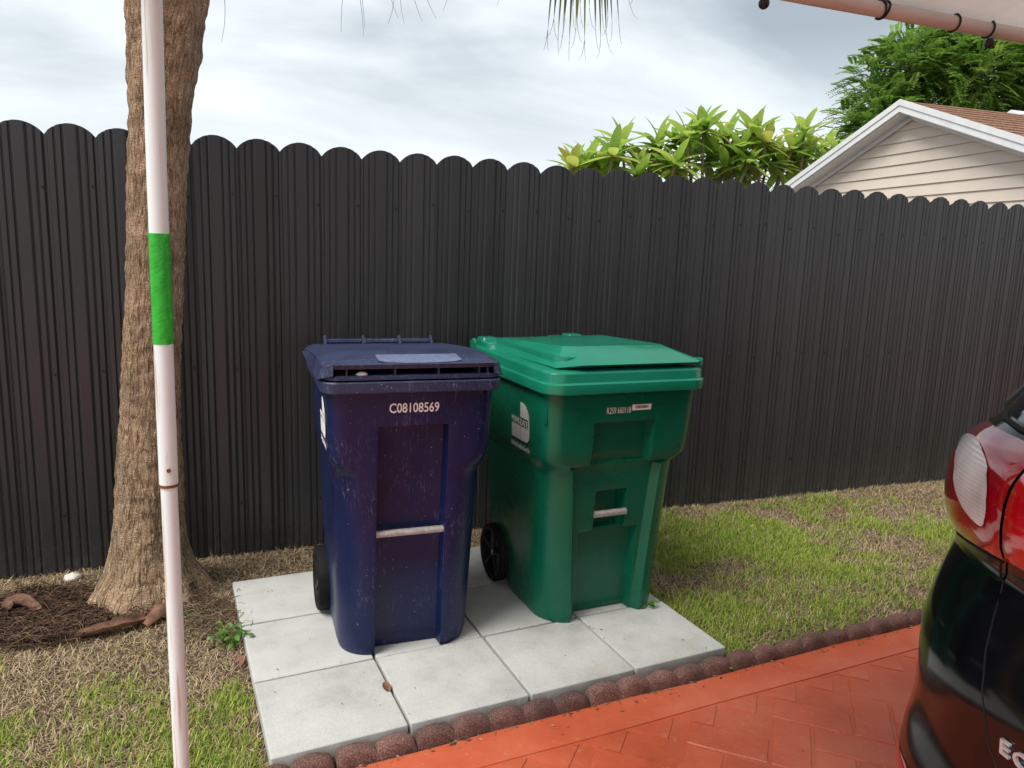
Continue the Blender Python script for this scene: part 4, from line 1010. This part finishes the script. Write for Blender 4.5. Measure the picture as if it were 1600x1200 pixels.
# ================================================================== GRASS
def in_pad(x, y, m=0.0):
    c, s = math.cos(GA), math.sin(GA); dx = x-GX; dy = y-GY; i = (dx*c+dy*s)/GS; j = (-dx*s+dy*c)/GS
    return (i > -m) & (i < 4+m) & (j > -.3) & (j < 3+m)
def green_mask(x, y):
    n = .55*vnoise(x, y, 2.6, 1)+.30*vnoise(x, y, 7.5, 2)+.15*vnoise(x, y, 19, 5)
    fd = np.clip((FENCE_Y-y-.10)/.42, 0, 1)                       # bare dry strip under the fence
    pd = np.clip(np.hypot((x+.30)/.62, (y-3.22)/.48)-.72, 0, .5)*2   # litter round the palm
    right = np.where(x > 1, .135, .125)
    nearpad = np.where((x < .15) & (x > -.32), np.clip((-x+.06)/.38, 0, 1)*.18-.16, 0)
    return n+right-.42*(1-fd)-.45*(1-pd)*(x < 1)+nearpad
def blades(name, mat, npts, sel, length, width, lean, colf, label, cat):
    x = rng.uniform(-2.2, 6.2, npts); y = rng.uniform(1.8, FENCE_Y+.02, npts)
    y0 = 1.918+math.tan(DA)*x+.058
    ok = (y > y0) & ~in_pad(x, y, .015) & (np.hypot(x+.31, y-3.285) > .20)
    x, y = x[ok], y[ok]; gm = green_mask(x, y); k = sel(x, y, gm); x, y, gm = x[k], y[k], gm[k]; n = len(x)
    L = rng.uniform(*length, n); W = rng.uniform(*width, n); az = rng.uniform(0, 2*np.pi, n); ln = rng.uniform(*lean, n); cur = rng.uniform(.1, .9, n)
    z0 = lawn_h(x, y)-.004
    dx, dy = np.cos(az), np.sin(az); sx, sy = -dy, dx
    V = np.zeros((n, 5, 3)); 
    l1 = .5*L; h1 = l1*np.cos(ln); o1 = l1*np.sin(ln); a2 = np.minimum(ln+cur, 1.75); h2 = h1+.5*L*np.cos(a2); o2 = o1+.5*L*np.sin(a2)
    V[:, 0] = np.stack([x-sx*W/2, y-sy*W/2, z0], 1); V[:, 1] = np.stack([x+sx*W/2, y+sy*W/2, z0], 1)
    V[:, 2] = np.stack([x+dx*o1-sx*W*.42, y+dy*o1-sy*W*.42, z0+h1], 1); V[:, 3] = np.stack([x+dx*o1+sx*W*.42, y+dy*o1+sy*W*.42, z0+h1], 1)
    V[:, 4] = np.stack([x+dx*o2, y+dy*o2, np.maximum(z0+h2, z0+.002)], 1)
    # keep blades off the pavers and the edging
    me = bpy.data.meshes.new(name); me.vertices.add(n*5); me.vertices.foreach_set('co', V.astype(np.float32).ravel())
    b = (np.arange(n)*5)[:, None]; tri = np.concatenate([b+np.array([[0, 1, 3]]), b+np.array([[0, 3, 2]]), b+np.array([[2, 3, 4]])], 1).reshape(-1)
    nf = 3*n; me.loops.add(nf*3); me.polygons.add(nf); me.loops.foreach_set('vertex_index', tri.astype(np.int32)); me.polygons.foreach_set('loop_start', (np.arange(nf)*3).astype(np.int32))
    me.polygons.foreach_set('use_smooth', np.ones(nf, dtype=bool)); me.update(calc_edges=True)
    C = colf(n, gm, x, y); cc = np.ones((n, 5, 4), dtype=np.float32); cc[:, :, :3] = C[:, None, :]
    ca = me.color_attributes.new('Col', 'FLOAT_COLOR', 'POINT'); ca.data.foreach_set('color', cc.ravel())
    me.materials.append(mat); o = obj(name, me); tag(o, label, cat, kind='stuff'); return n
def cgreen(n, gm, x, y):
    t = rng.random(n)[:, None]; u = rng.random(n)[:, None]
    a = np.array([.14, .27, .03]); b = np.array([.48, .57, .09]); c = np.array([.66, .60, .26])
    q = a*(1-t)+b*t; yl = (u < .22-.25*(gm[:, None]-.5)); return np.where(yl, q*.4+c*.6, q)
def cdry(n, gm, x, y):
    t = rng.random(n)[:, None]; a = np.array([.27, .185, .11]); b = np.array([.64, .51, .33]); d = np.array([.11, .065, .04])
    q = a*(1-t)+b*t; return np.where(rng.random(n)[:, None] < .2, d, q)
blades('grass', M['grass'], 420000, lambda x, y, g_: rng.random(len(x)) < np.clip((g_-.41)*3.6, .02, 1), (.020, .052), (.0020, .0046), (.05, .85), cgreen, 'patchy green lawn grass between the fence and the edging', 'grass')
blades('dry_thatch', M['thatch'], 430000, lambda x, y, g_: rng.random(len(x)) < np.clip(1.15-(g_-.25)*1.7, .25, 1), (.02, .058), (.0016, .0034), (.7, 1.5), cdry, 'straw coloured dead grass lying among the green grass', 'grass')

def crumbs():
    r = random.Random(77); mb = MB(); idx = []
    def chip(p, L, a, z):
        w_ = L*r.uniform(.15, .4); d = Vector((math.cos(a), math.sin(a), 0)); e_ = Vector((-d.y, d.x, 0)); h = r.uniform(.001, .004)
        c = r.choice([(.16, .09, .05), (.28, .19, .11), (.08, .05, .03), (.36, .27, .17), (.12, .16, .05)])
        v = [p-d*L/2, p+e_*w_/2+Vector((0, 0, h)), p+d*L/2, p-e_*w_/2+Vector((0, 0, h*.5))]; v = [Vector((q.x, q.y, q.z+z)) for q in v]; v += [q-Vector((0, 0, .0008)) for q in v]
        mb.add(v, [(0, 3, 2, 1), (4, 5, 6, 7), (0, 1, 5, 4), (1, 2, 6, 5), (2, 3, 7, 6), (3, 0, 4, 7)]); idx.extend([c]*8)
    for _ in range(420):
        u = r.uniform(-1, 5); chip(dl(u, min(.30, r.expovariate(55))), r.uniform(.004, .022), r.uniform(0, 6.3), .0015)
    for _ in range(150):
        i, j = r.uniform(0, 4), r.uniform(0, 3)
        if r.random() < .65:
            if r.random() < .5: i = round(i)+r.gauss(0, .015)
            else: j = round(j)+r.gauss(0, .015)
        if not (0.02 < i < 3.98 and .02 < j < 2.98): continue
        x, y = grid(i, j); chip(Vector((x, y, 0)), r.uniform(.003, .012), r.uniform(0, 6.3), PAVE_Z+.0012)
    for _ in range(40): chip(dl(r.uniform(-.5, 4), r.uniform(.05, .8)), r.uniform(.003, .009), r.uniform(0, 6.3), .0012)
    me = mesh('leaf_crumbs', mb.v, mb.f, M['fibre']); ca = me.color_attributes.new('Col', 'FLOAT_COLOR', 'POINT'); ca.data.foreach_set('color', np.array([(*c, 1) for c in idx], dtype=np.float32).ravel())
    tag(obj('leaf_crumbs', me), 'small dry leaf crumbs scattered along the edging and over the pavers', 'plant litter', kind='stuff')
crumbs()

# ================================================================== NEIGHBOUR'S HOUSE
HB = R_(-5)
house = empty('gable_house', (6.61, 5.877, 0), HB); tag(house, 'beige sided house with a white trimmed gable and brown shingle roof beyond the fence', 'house')
HZ, HP, HWD = 3.144, .395, 2.15            # apex height, slope, half width
def gz(y, drop): return HZ-drop-HP*abs(y)
mb = MB(); zt = .14
mb.add([(0.03, -2.1, 0), (0.03, 2.1, 0), (.03, 2.1, gz(2.05, zt)), (.03, 0, HZ-zt), (.03, -2.1, gz(2.05, zt)), (7, -2.1, 0), (7, 2.1, 0), (7, 2.1, gz(2.05, zt)), (7, 0, HZ-zt), (7, -2.1, gz(2.05, zt))],
       [(0, 4, 3, 2, 1), (5, 6, 7, 8, 9), (0, 5, 9, 4), (1, 2, 7, 6)]); mb.build('wall', M['siding'], house)
CO = .1125; z = 1.20
while z < HZ-zt-.02:
    y0 = min(2.1, (HZ-zt-z)/HP); y1 = min(2.1, max(.001, (HZ-zt-z-CO)/HP)); z2 = min(z+CO, HZ-zt-.001*HP)
    # lap: bottom edge stands proud, with a small concave drip below it
    a = [(-.002, -y0, z), (-.002, y0, z), (.012, y1, z2), (.012, -y1, z2)]; b_ = [(.028, -y0, z), (.028, y0, z), (.028, y1, z2), (.028, -y1, z2)]
    mb = MB(); mb.add(a+b_, [(0, 3, 2, 1), (4, 5, 6, 7), (0, 1, 5, 4), (1, 2, 6, 5), (3, 0, 4, 7), (2, 3, 7, 6)]); obj('siding_board', mesh('siding_board', mb.v, mb.f, M['siding']), house); z += CO
OV = -.16
for s in (-1, 1):
    def sl(x, y, dz): return (x, s*y, HZ+dz-HP*y)
    def slab(name, mat, x0, x1, d0, d1, y0=0.0, y1=HWD, bev=.004):
        mb = MB(); v = [sl(x, y, d) for x in (x0, x1) for y in (y0, y1) for d in (d0, d1)]
        mb.add(v, [(0, 1, 3, 2), (4, 6, 7, 5), (0, 4, 5, 1), (2, 3, 7, 6), (0, 2, 6, 4), (1, 5, 7, 3)]); bm_ = mb.mesh(name, mat)
        bm = bmesh.new(); bm.from_mesh(bm_); bmesh.ops.recalc_face_normals(bm, faces=bm.faces); bm.to_mesh(bm_); bm.free()
        return obj(name, bm_, house)
    slab('fascia_board', M['trim'], OV-.025, OV, -.105, .004)
    slab('drip_edge', M['trim'], OV-.034, OV-.0255, -.042, .016)
    slab('soffit', M['trim'], OV+.001, .02, -.12, -.105, .0, HWD)
    slab('frieze_board', M['trim'], -.022, -.003, -.17, -.121, .0, HWD-.1)
    slab('roof_deck', M['shingle'], OV+.001, 7.2, -.104, -.002)
    mb = MB(); ex = .135; y = 0.0; r = random.Random(4)
    while y < HWD:                      # shingle courses with tabs
        x = OV-.02+r.uniform(0, .2)-.2
        while x < 7.2:
            xa, xb = max(x, OV-.02), min(x+.30, 7.2)
            if xb > xa:
                v = [sl(xa+.003, y, .001), sl(xb-.003, y, .001), sl(xb-.003, y+ex, .012), sl(xa+.003, y+ex, .012), sl(xa+.003, y+ex, -.002), sl(xb-.003, y+ex, -.002)]
                f = [(0, 1, 2, 3), (3, 2, 5, 4)] if s < 0 else [(3, 2, 1, 0), (4, 5, 2, 3)]
                if s < 0: f = [tuple(reversed(q)) for q in f]
                mb.add(v, [tuple(reversed(q)) for q in f])
            x += .30
        y += ex
    o = mb.build('shingles', M['shingle'], house); tag(o, kind='stuff')
    slab('eave_gutter', M['trim'], OV, 7.2, -.12, .006, HWD, HWD+.08)
mb = MB(); mb.loft([[(x, -.11, HZ-.022), (x, 0, HZ+.034), (x, .11, HZ-.022), (x, .11, HZ-.034), (x, -.11, HZ-.034)] for x in (1.25, 7.2)]); mb.build('ridge_cap', M['trim'], house)

M['plum2'] = simple('frangipani_inner_leaf', (.29, .44, .075), .42, var=.35, scale=4)
_t = M['plum2'].node_tree; _b = _t.nodes['Principled BSDF']; _tr = nn(_t, 'ShaderNodeBsdfTranslucent'); _ms = nn(_t, 'ShaderNodeMixShader'); _ms.inputs[0].default_value = .55
_t.links.new(_b.inputs['Base Color'].links[0].from_socket, _tr.inputs[0]); _t.links.new(_b.outputs[0], _ms.inputs[1]); _t.links.new(_tr.outputs[0], _ms.inputs[2]); _t.links.new(_ms.outputs[0], _t.nodes['Material Output'].inputs[0])
# ================================================================== FRANGIPANI BEHIND THE FENCE
plum = empty('frangipani_tree', (6.3, 9.1, -.05)); tag(plum, 'frangipani tree with rosettes of long light green leaves showing above the fence', 'tree')
rs = [(285, 335), (335, 275), (540, 275), (500, 385), (700, 235), (795, 180), (830, 335), (930, 225), (920, 375), (1150, 265), (1165, 360), (1370, 205), (1385, 325), (140, 375), (640, 385), (1085, 205), (1250, 400), (1490, 290), (60, 405), (420, 430), (1050, 385), (1300, 300), (1010, 300), (1560, 330), (200, 420)]
PB = Vector((6.3, 9.1, -.05)); br = MB(); rp = random.Random(21)
crown = obj('crown', None, plum)
lms = []; leafw = .165
for q in range(3):
    v, f = leaf_patch(1.0, leafw-.012*q, .22, 8, .15+.1*q); lms.append(mesh('leaf', v, f, M['plum'], True))
fork = Vector((0, 0, 1.0))
br.tube([(0, 0, 0), (.02, 0, .5), fork], [.09, .075, .065], 10)
arms = [Vector((x, rp.uniform(-.2, .2), rp.uniform(1.35, 1.55))) for x in (-1.8, -.9, .1, 1.0, 1.8)]
for a in arms: br.tube([fork, fork.lerp(a, .5)+Vector((0, 0, -.05)), a], [.05, .042, .034], 8)
for k, (cx, cy) in enumerate(rs):
    c = at(880+cx*.275, 150+cy*.275, y=9.1+rp.uniform(-.45, .5))-PB
    a = min(arms, key=lambda q: (q-c).length); br.tube([a, a.lerp(c, .5)+Vector((0, 0, -.06)), c], [.036, .026, .018], 7)
    n = 12
    for i in range(n):
        t = i/n; az = i*2.4+rp.uniform(-.3, .3); el = R_(80-112*t)+rp.uniform(-.15, .15); L = rp.uniform(.36, .52)*(1-.15*(t < .2))
        o = obj('leaf', lms[k % 3], crown, c+Vector((0, 0, -.03*t))); d = Vector((math.cos(az)*math.cos(el), math.sin(az)*math.cos(el), math.sin(el)))
        ya = Vector((-math.sin(az), math.cos(az), 0)); za = d.cross(ya)
        o.matrix_local = Matrix.Translation(o.location) @ Matrix(((d.x, ya.x, za.x, 0), (d.y, ya.y, za.y, 0), (d.z, ya.z, za.z, 0), (0, 0, 0, 1))) @ Matrix.Scale(L, 4)
br.build('trunk', M['stem'], plum)
lm = MB()
for k, (cx, cy) in enumerate(rs*2):          # the inner and lower leaves, too closely packed to pick apart
    c = at(880+cx*.275+rp.uniform(-14, 14)*(k >= len(rs)), 150+cy*.275+8+rp.uniform(0, 16)*(k >= len(rs)), y=9.2+rp.uniform(-.3, .6))-PB
    for i in range(12):
        az = rp.uniform(0, 6.28); el = rp.uniform(-.6, .9); L = rp.uniform(.32, .48); d = Vector((math.cos(az)*math.cos(el), math.sin(az)*math.cos(el), math.sin(el))); ya = Vector((-math.sin(az), math.cos(az), 0)); za = d.cross(ya)
        Mx = Matrix(((d.x, ya.x, za.x, c.x), (d.y, ya.y, za.y, c.y), (d.z, ya.z, za.z, c.z), (0, 0, 0, 1))) @ Matrix.Scale(L, 4); me = lms[i % 3]
        lm.add([Mx @ q.co for q in me.vertices], [tuple(pp.vertices) for pp in me.polygons])
o = lm.build('leaf_mass', M['plum2'], plum, ang=80); tag(o, kind='stuff')

# ================================================================== TREE BEHIND THE HOUSE
tree = empty('leafy_tree', (13.2, 10.9, -.05)); tag(tree, 'dense tree with feathery dark green leaves rising behind the house roof', 'tree')
TB = Vector((13.2, 10.9, -.05)); rt = random.Random(33)
lobes = []
for (px, py, rad, dp) in ((1335, 185, .75, 0), (1365, 130, .8, .3), (1345, 215, .6, -.2), (1410, 100, .75, 0), (1430, 165, .9, .6), (1470, 85, .7, .2), (1500, 130, 1.0, 0), (1540, 70, .8, .3), (1585, 110, 1.0, 0), (1640, 90, 1.0, .2), (1620, 160, 1.0, .4), (1700, 140, 1.2, 0), (1520, 190, .9, .6), (1400, 210, .8, .5), (1310, 205, .35, -.3), (1480, 60, .45, 0), (1720, 60, .9, 0)):
    d = ray(px+max(0, (1430-px)*.30)+8, py); c = CAM_POS+d*(13.5+dp); lobes.append((c-TB, rad))
tr = MB(); tr.tube([(0, 0, 0), (.05, .05, 1.2), (-.05, 0, 2.4)], [.24, .19, .15], 12)
for c, rad in lobes:
    m_ = Vector((c.x*.45, c.y*.45, 2.4+(c.z-2.4)*.45)); tr.tube([(-.05, 0, 2.3), m_, c], [.09, .06, .02], 7)
    for k in range(5):
        e_ = c+Vector((rt.gauss(0, .5), rt.gauss(0, .5), rt.gauss(.1, .4)))*rad; tr.tube([c-(c-m_)*.3, c.lerp(e_, .5)+Vector((0, 0, .05)), e_], [.022, .014, .006], 5)
tr.build('trunk', M['stem'], tree)
def pinnate_crown():
    r = np.random.default_rng(3); V = []; C = []
    for c, rad in lobes:
        n = int(480*rad**1.6)+30
        for _ in range(n):
            u = r.normal(size=3); u /= np.linalg.norm(u); rr = rad*r.uniform(.35, 1.06)**.6; p = np.array(c)+u*rr*np.array([1, 1, .8])
            # rachis points outwards and bows down
            d = u*.7+np.array([r.normal()*.5, r.normal()*.5, .15+r.normal()*.25]); d /= np.linalg.norm(d); L = r.uniform(.22, .42); npair = 9
            side = np.cross(d, [0, 0, 1]); side /= np.linalg.norm(side)+1e-6; up = np.cross(side, d)
            base = np.array([.08, .18, .03])+r.random()*np.array([.17, .24, .04])
            if r.random() < .25: base = np.array([.24, .38, .07])
            ll = r.uniform(.07, .11)
            for i in range(npair):
                t = (i+.5)/npair; q = p+d*L*t+np.array([0, 0, -.35*L*t*t]); fall = .35
                for s in (-1, 1):
                    dd = side*s*.85+d*.45-up*fall*r.uniform(.3, 1); dd /= np.linalg.norm(dd); wv = np.cross(dd, up); wv /= np.linalg.norm(wv)+1e-6; l2 = ll*(1-.45*abs(t-.45)); w_ = l2*.24
                    V += [q, q+dd*l2*.5+wv*w_, q+dd*l2, q+dd*l2*.5-wv*w_]; C += [base*r.uniform(.85, 1.15)]*4
    V = np.array(V, dtype=np.float32); n = len(V)//4
    me = bpy.data.meshes.new('crown'); me.vertices.add(len(V)); me.vertices.foreach_set('co', V.ravel()); me.loops.add(n*4); me.polygons.add(n)
    me.loops.foreach_set('vertex_index', np.arange(n*4, dtype=np.int32)); me.polygons.foreach_set('loop_start', (np.arange(n)*4).astype(np.int32)); me.update(calc_edges=True)
    ca = me.color_attributes.new('Col', 'FLOAT_COLOR', 'POINT'); cc = np.ones((len(V), 4), dtype=np.float32); cc[:, :3] = np.array(C); ca.data.foreach_set('color', cc.ravel())
    me.materials.append(M['foliage']); o = obj('crown', me, tree); tag(o, kind='stuff')
pinnate_crown()

# ================================================================== CAR
CX, CY = 1.21, .30
car = empty('parked_car', (CX, CY, 0)); tag(car, 'glossy black car with a large red and clear tail light parked on the driveway', 'car')
HWT = [(.2, .82), (.30, .86), (.38, .88), (.46, .88), (.60, .872), (.80, .865), (.98, .86), (1.09, .84), (1.15, .82), (1.2, .80), (1.5, .66), (1.6, .58), (1.66, .45)]
XRT = [(.2, .06), (.30, .0), (.36, -.01), (.40, -.012), (.44, -.007), (.48, .002), (.52, .010), (.56, .010), (.60, .006), (.66, -.001), (.72, -.005), (.78, .012), (.84, .038), (.87, .056), (.90, .062), (.94, .037), (.98, .016), (1.02, .002), (1.06, -.005), (1.10, -.002), (1.13, .015), (1.16, .066), (1.2, .102), (1.3, .165), (1.5, .31), (1.58, .42), (1.64, .62), (1.66, .9)]
XFT = [(.2, 3.9), (.35, 4.0), (.6, 4.02), (.8, 3.98), (.95, 3.85), (1.05, 3.3), (1.1, 2.95), (1.3, 2.6), (1.5, 2.2), (1.6, 1.95), (1.66, 1.6)]
SA, SN = .50, 2.6
def csurf(t, z, off=0.0, side=1):
    """t: 0 rear centre .. pi/2 corner end, beyond that metres forward along the flank"""
    def P(t, z):
        h = interp(HWT, z, 1); x = interp(XRT, z, 1)
        if t <= math.pi/2: return Vector((x+SA*(1-max(0, math.cos(t))**(2/SN)), side*h*math.sin(t)**(2/SN), z))
        return Vector((x+SA+(t-math.pi/2), side*h, z))
    p = P(t, z)
    if off:
        e = .004; a = P(min(t+e, 3), z)-P(max(t-e, .0), z); b = P(t, z+e)-P(t, z-e); n = a.cross(b); n = n.normalized()*(1 if side < 0 else -1)
        if n.x > .2 and t < 1.4: n = -n
        # outward: away from the car's middle
        if n.dot(Vector((p.x-1.5, p.y, 0))) < 0: n = -n
        p = p+n*off
    return p
def car_body():
    zs = [.2, .25, .30, .34, .38, .42, .46, .49, .52, .56, .60, .66, .72, .78, .82, .85, .88, .90, .92, .95, .98, 1.02, 1.06, 1.10, 1.13, 1.15, 1.17, 1.2, 1.3, 1.4, 1.5, 1.56, 1.6, 1.63, 1.65, 1.66]
    rings = []
    ts = [math.pi/2*i/26 for i in range(27)]
    for z in zs:
        h = interp(HWT, z, 1); xf = interp(XFT, z, 1); rear = [csurf(t, z) for t in ts]
        left = rear[:]; n = 16; xs0 = rear[-1].x; FA = min(.6, (xf-xs0)*.5)
        for i in range(1, n): left.append(Vector((xs0+(xf-FA-xs0)*i/n, h, z)))
        for i in range(0, 11):
            t = math.pi/2*(1-i/10); left.append(Vector((xf-FA*(1-math.cos(t)**(2/SN)), h*math.sin(t)**(2/SN), z)))
        right = [Vector((p.x, -p.y, p.z)) for p in left[1:-1]]
        rings.append(right[::-1][::-1] and [p for p in left][::-1]+right)    # clockwise list, fixed by recalculation
    mb = MB(); mb.loft(rings); me = mesh('body', mb.v, mb.f, M['carpaint'])
    bm = bmesh.new(); bm.from_mesh(me); bmesh.ops.recalc_face_normals(bm, faces=bm.faces); bm.to_mesh(me); bm.free(); soften(me, 50)
    obj('body', me, car)
car_body()
def cpatch(name, mat, loops, off, parent, nt_=18, nz_=14, side=1):
    """loops: function (a in 0..1) -> (t, zlow, zhigh)"""
    v = []; f = []
    for i in range(nt_+1):
        t, z0, z1 = loops(i/nt_)
        for j in range(nz_+1):
            s = j/nz_; o = off*(1-(2*s-1)**8*.7) if True else off; o *= 1-(2*i/nt_-1)**10*.6
            v.append(csurf(t, z0+(z1-z0)*s, o, side))
    n = nz_+1
    for i in range(nt_):
        for j in range(nz_): f.append((i*n+j, i*n+j+1, (i+1)*n+j+1, (i+1)*n+j) if side < 0 else (i*n+j, (i+1)*n+j, (i+1)*n+j+1, i*n+j+1))
    me = mesh(name, v, f, mat, True); bm = bmesh.new(); bm.from_mesh(me); bmesh.ops.recalc_face_normals(bm, faces=bm.faces)
    fs = sorted(bm.faces, key=lambda q: q.calc_center_median().x)
    if fs[0].normal.x > 0: bmesh.ops.reverse_faces(bm, faces=bm.faces)
    bm.to_mesh(me); bm.free(); return obj(name, me, parent)
lin = lambda a, pts: tuple(np.interp(a, [p[0] for p in pts], [p[k] for p in pts]) for k in range(1, len(pts[0])))
from mathutils.geometry import delaunay_2d_cdt
def pixpatch(name, mat, poly, off, parent, step=4):
    """patch on the body: outline given in (t, z)"""
    for _ in range(2):      # round the outline off
        poly = [q for i in range(len(poly)) for q in ((poly[i][0]*.75+poly[(i+1) % len(poly)][0]*.25, poly[i][1]*.75+poly[(i+1) % len(poly)][1]*.25), (poly[i][0]*.25+poly[(i+1) % len(poly)][0]*.75, poly[i][1]*.25+poly[(i+1) % len(poly)][1]*.75))]
    P2 = [Vector((a*.9, b)) for a, b in poly]; pts = []
    k = len(P2)
    for i in range(k):
        a, b = P2[i], P2[(i+1) % k]
        for j in range(8): pts.append(a.lerp(b, j/8))
    m = len(pts); xs = [p.x for p in pts]; ys = [p.y for p in pts]
    for x in np.arange(min(xs), max(xs), .02):
        for y in np.arange(min(ys), max(ys), .012): pts.append(Vector((x, y)))
    vo, eo, fo, *_ = delaunay_2d_cdt(pts, [(i, (i+1) % m) for i in range(m)], [list(range(m))], 1, 1e-5)
    v = [csurf(p.x/.9, p.y, off) for p in vo]; me = mesh(name, v, [tuple(q) for q in fo], mat, True)
    bm = bmesh.new(); bm.from_mesh(me); bmesh.ops.recalc_face_normals(bm, faces=bm.faces)
    if sum((q.normal.x for q in bm.faces)) > 0: bmesh.ops.reverse_faces(bm, faces=bm.faces)
    bm.to_mesh(me); bm.free(); return obj(name, me, parent)
for side in (1, -1):
    tl = obj('tail_light', None, car)
    cpatch('red_lens', M['redlens'], lambda a: lin(a, [(0, .60, .952, 1.157), (.35, .76, .945, 1.16), (.62, 1.05, .93, 1.157), (.85, math.pi/2, .955, 1.145), (1, math.pi/2+.14, 1.03, 1.12)]), .007, tl, 26, 16, side)
    cpatch('tailgate_lens', M['redlens2'], lambda a: lin(a, [(0, .26, .975, 1.10), (.5, .42, .960, 1.125), (1, .588, .952, 1.155)]), .007, tl, 14, 12, side)
    cpatch('reflector', M['redlens'], lambda a: lin(a, [(0, .72, .385, .415), (.4, .86, .365, .418), (1, 1.05, .35, .412)]), .004, car, 10, 5, side)
    # panel gap between rear wing and tailgate
    gp = [(.60, 1.157), (.602, 1.05), (.60, .95), (.63, .90), (.625, .87), (.605, .83), (.583, .779), (.559, .738), (.535, .686), (.508, .626), (.46, .585), (.38, .565), (.2, .555), (.0, .555)]
    mb = MB(); pts = []
    for i in range(2, len(gp)-1):
        for j in range(4): pts.append(csurf(gp[i][0]+(gp[i+1][0]-gp[i][0])*j/4, gp[i][1]+(gp[i+1][1]-gp[i][1])*j/4, -.0006 if gp[i][1] < .94 else .006, side))
    pts.append(csurf(0.0, .555, .0008, side)); mb.tube(pts, .0022, 6); mb.build('panel_gap', M['seam'], car)
    # bright folded edge next to the gap, under the lamp
    mb = MB(); mb.tube([csurf(t, z, .001, side) for t, z in ((.608, .944), (.70, .941), (.80, .936), (.92, .926), (1.1, .917))], .0022, 6); mb.build('lamp_gap', M['seam'], car)
    # rear and side glass
    cpatch('side_glass', M['carglass'], lambda a: lin(a, [(0, math.pi/2+.02, 1.22, 1.45), (.1, math.pi/2+.25, 1.17, 1.54), (.8, math.pi/2+1.5, 1.14, 1.54), (1, math.pi/2+1.9, 1.14, 1.2)]), .004, car, 16, 6, side)
pixpatch('clear_lens', M['clearlens'], [(1.12, 1.122), (1.0, 1.108), (.925, 1.085), (.89, 1.060), (.84, 1.035), (.76, 1.015), (.69, 1.004), (.655, 1.006), (.648, 1.04), (.665, 1.078), (.70, 1.106), (.78, 1.126), (.88, 1.134), (1.0, 1.134)], .0095, [o for o in car.children if o.name.startswith('tail_light')][0])
g0 = cpatch('rear_glass', M['carglass'], lambda a: lin(a, [(0, .0, 1.175, 1.5), (.6, .62, 1.178, 1.5), (.86, .95, 1.185, 1.49), (1, 1.25, 1.19, 1.42)]), .005, car, 20, 8, 1)
g1 = cpatch('rear_glass', M['carglass'], lambda a: lin(a, [(0, .0, 1.175, 1.5), (.6, .62, 1.178, 1.5), (.86, .95, 1.185, 1.49), (1, 1.25, 1.19, 1.42)]), .005, car, 20, 8, -1)
mb = MB(); mb.tube([csurf(t, z, .003) for t, z in ((0, 1.166), (.3, 1.166), (.62, 1.169), (.8, 1.173), (.95, 1.176), (1.25, 1.18))], .006, 6); mb.build('glass_seal', M['seam'], car)
mb = MB(); mb.tube([csurf(t, z, .003) for t, z in ((1.25, 1.185), (1.26, 1.25), (1.26, 1.35), (1.25, 1.43))], .012, 6); mb.build('pillar_trim', M['blackpl'], car)
# chrome badge letters on the tailgate
t_ = text_mesh('badge_lettering', 'EC', .040, M['chrome'], .003, 1.15, 0, 1.25, offset=.0006)
o = obj('badge_lettering', t_, car); p0 = csurf(.468, .638, .004); p1 = csurf(.40, .638, .004); p2 = csurf(.45, .675, .004); frame(o, p0, p1-p0, p2-p0)
# number plate recess and wheels
mb = MB(); mb.box((.003, 0, .76), (.02, .34, .17)); mb.build('number_plate', M['trim'], car, bevel=.004)
def car_wheel(x, y, side):
    r = .335; root = obj('wheel', None, car, (x, y, r)); h = .10
    def ry(rad, yy, n=40): return [(rad*math.cos(2*math.pi*i/n), yy, rad*math.sin(2*math.pi*i/n)) for i in range(n)]
    prof = [(.62, -h*.9), (.9, -h), (.985, -h*.8), (1, -h*.4), (1, h*.4), (.985, h*.8), (.9, h), (.62, h*.9)]; rg = [ry(r*a, b) for a, b in prof]; n = 40; k = len(rg)
    mb = MB(); mb.add([p for q in rg for p in q], [(i*n+(j+1) % n, i*n+j, ((i+1) % k)*n+j, ((i+1) % k)*n+(j+1) % n) for i in range(k) for j in range(n)]); mb.build('tyre', M['rubber'], root, ang=50)
    mb = MB(); mb.tube([(0, side*h*.2, 0), (0, side*h*.8, 0)], r*.14, 16)
    for q in range(5):
        a = 2*math.pi*q/5; d = Vector((math.cos(a), 0, math.sin(a))); mb.tube([d*r*.1+Vector((0, side*h*.7, 0)), d*r*.62+Vector((0, side*h*.75, 0))], [r*.07, r*.05], 8)
    rg = [ry(r*.64, -h*.9), ry(r*.64, h*.9), ry(r*.60, h*.9), ry(r*.60, -h*.9)]; mb.add([p for q in rg for p in q], [(i*n+(j+1) % n, i*n+j, ((i+1) % 4)*n+j, ((i+1) % 4)*n+(j+1) % n) for i in range(4) for j in range(n)]); mb.build('rim', M['alloy'], root)
    mb = MB(); mb.tube([(0, -side*.02, 0), (0, side*(.105-.02), 0)], r*1.16, 40); o = mb.build('wheel_arch', M['seam'], root); 
for x in (.72, 3.24):
    for s in (1, -1): car_wheel(x, s*.795, s)
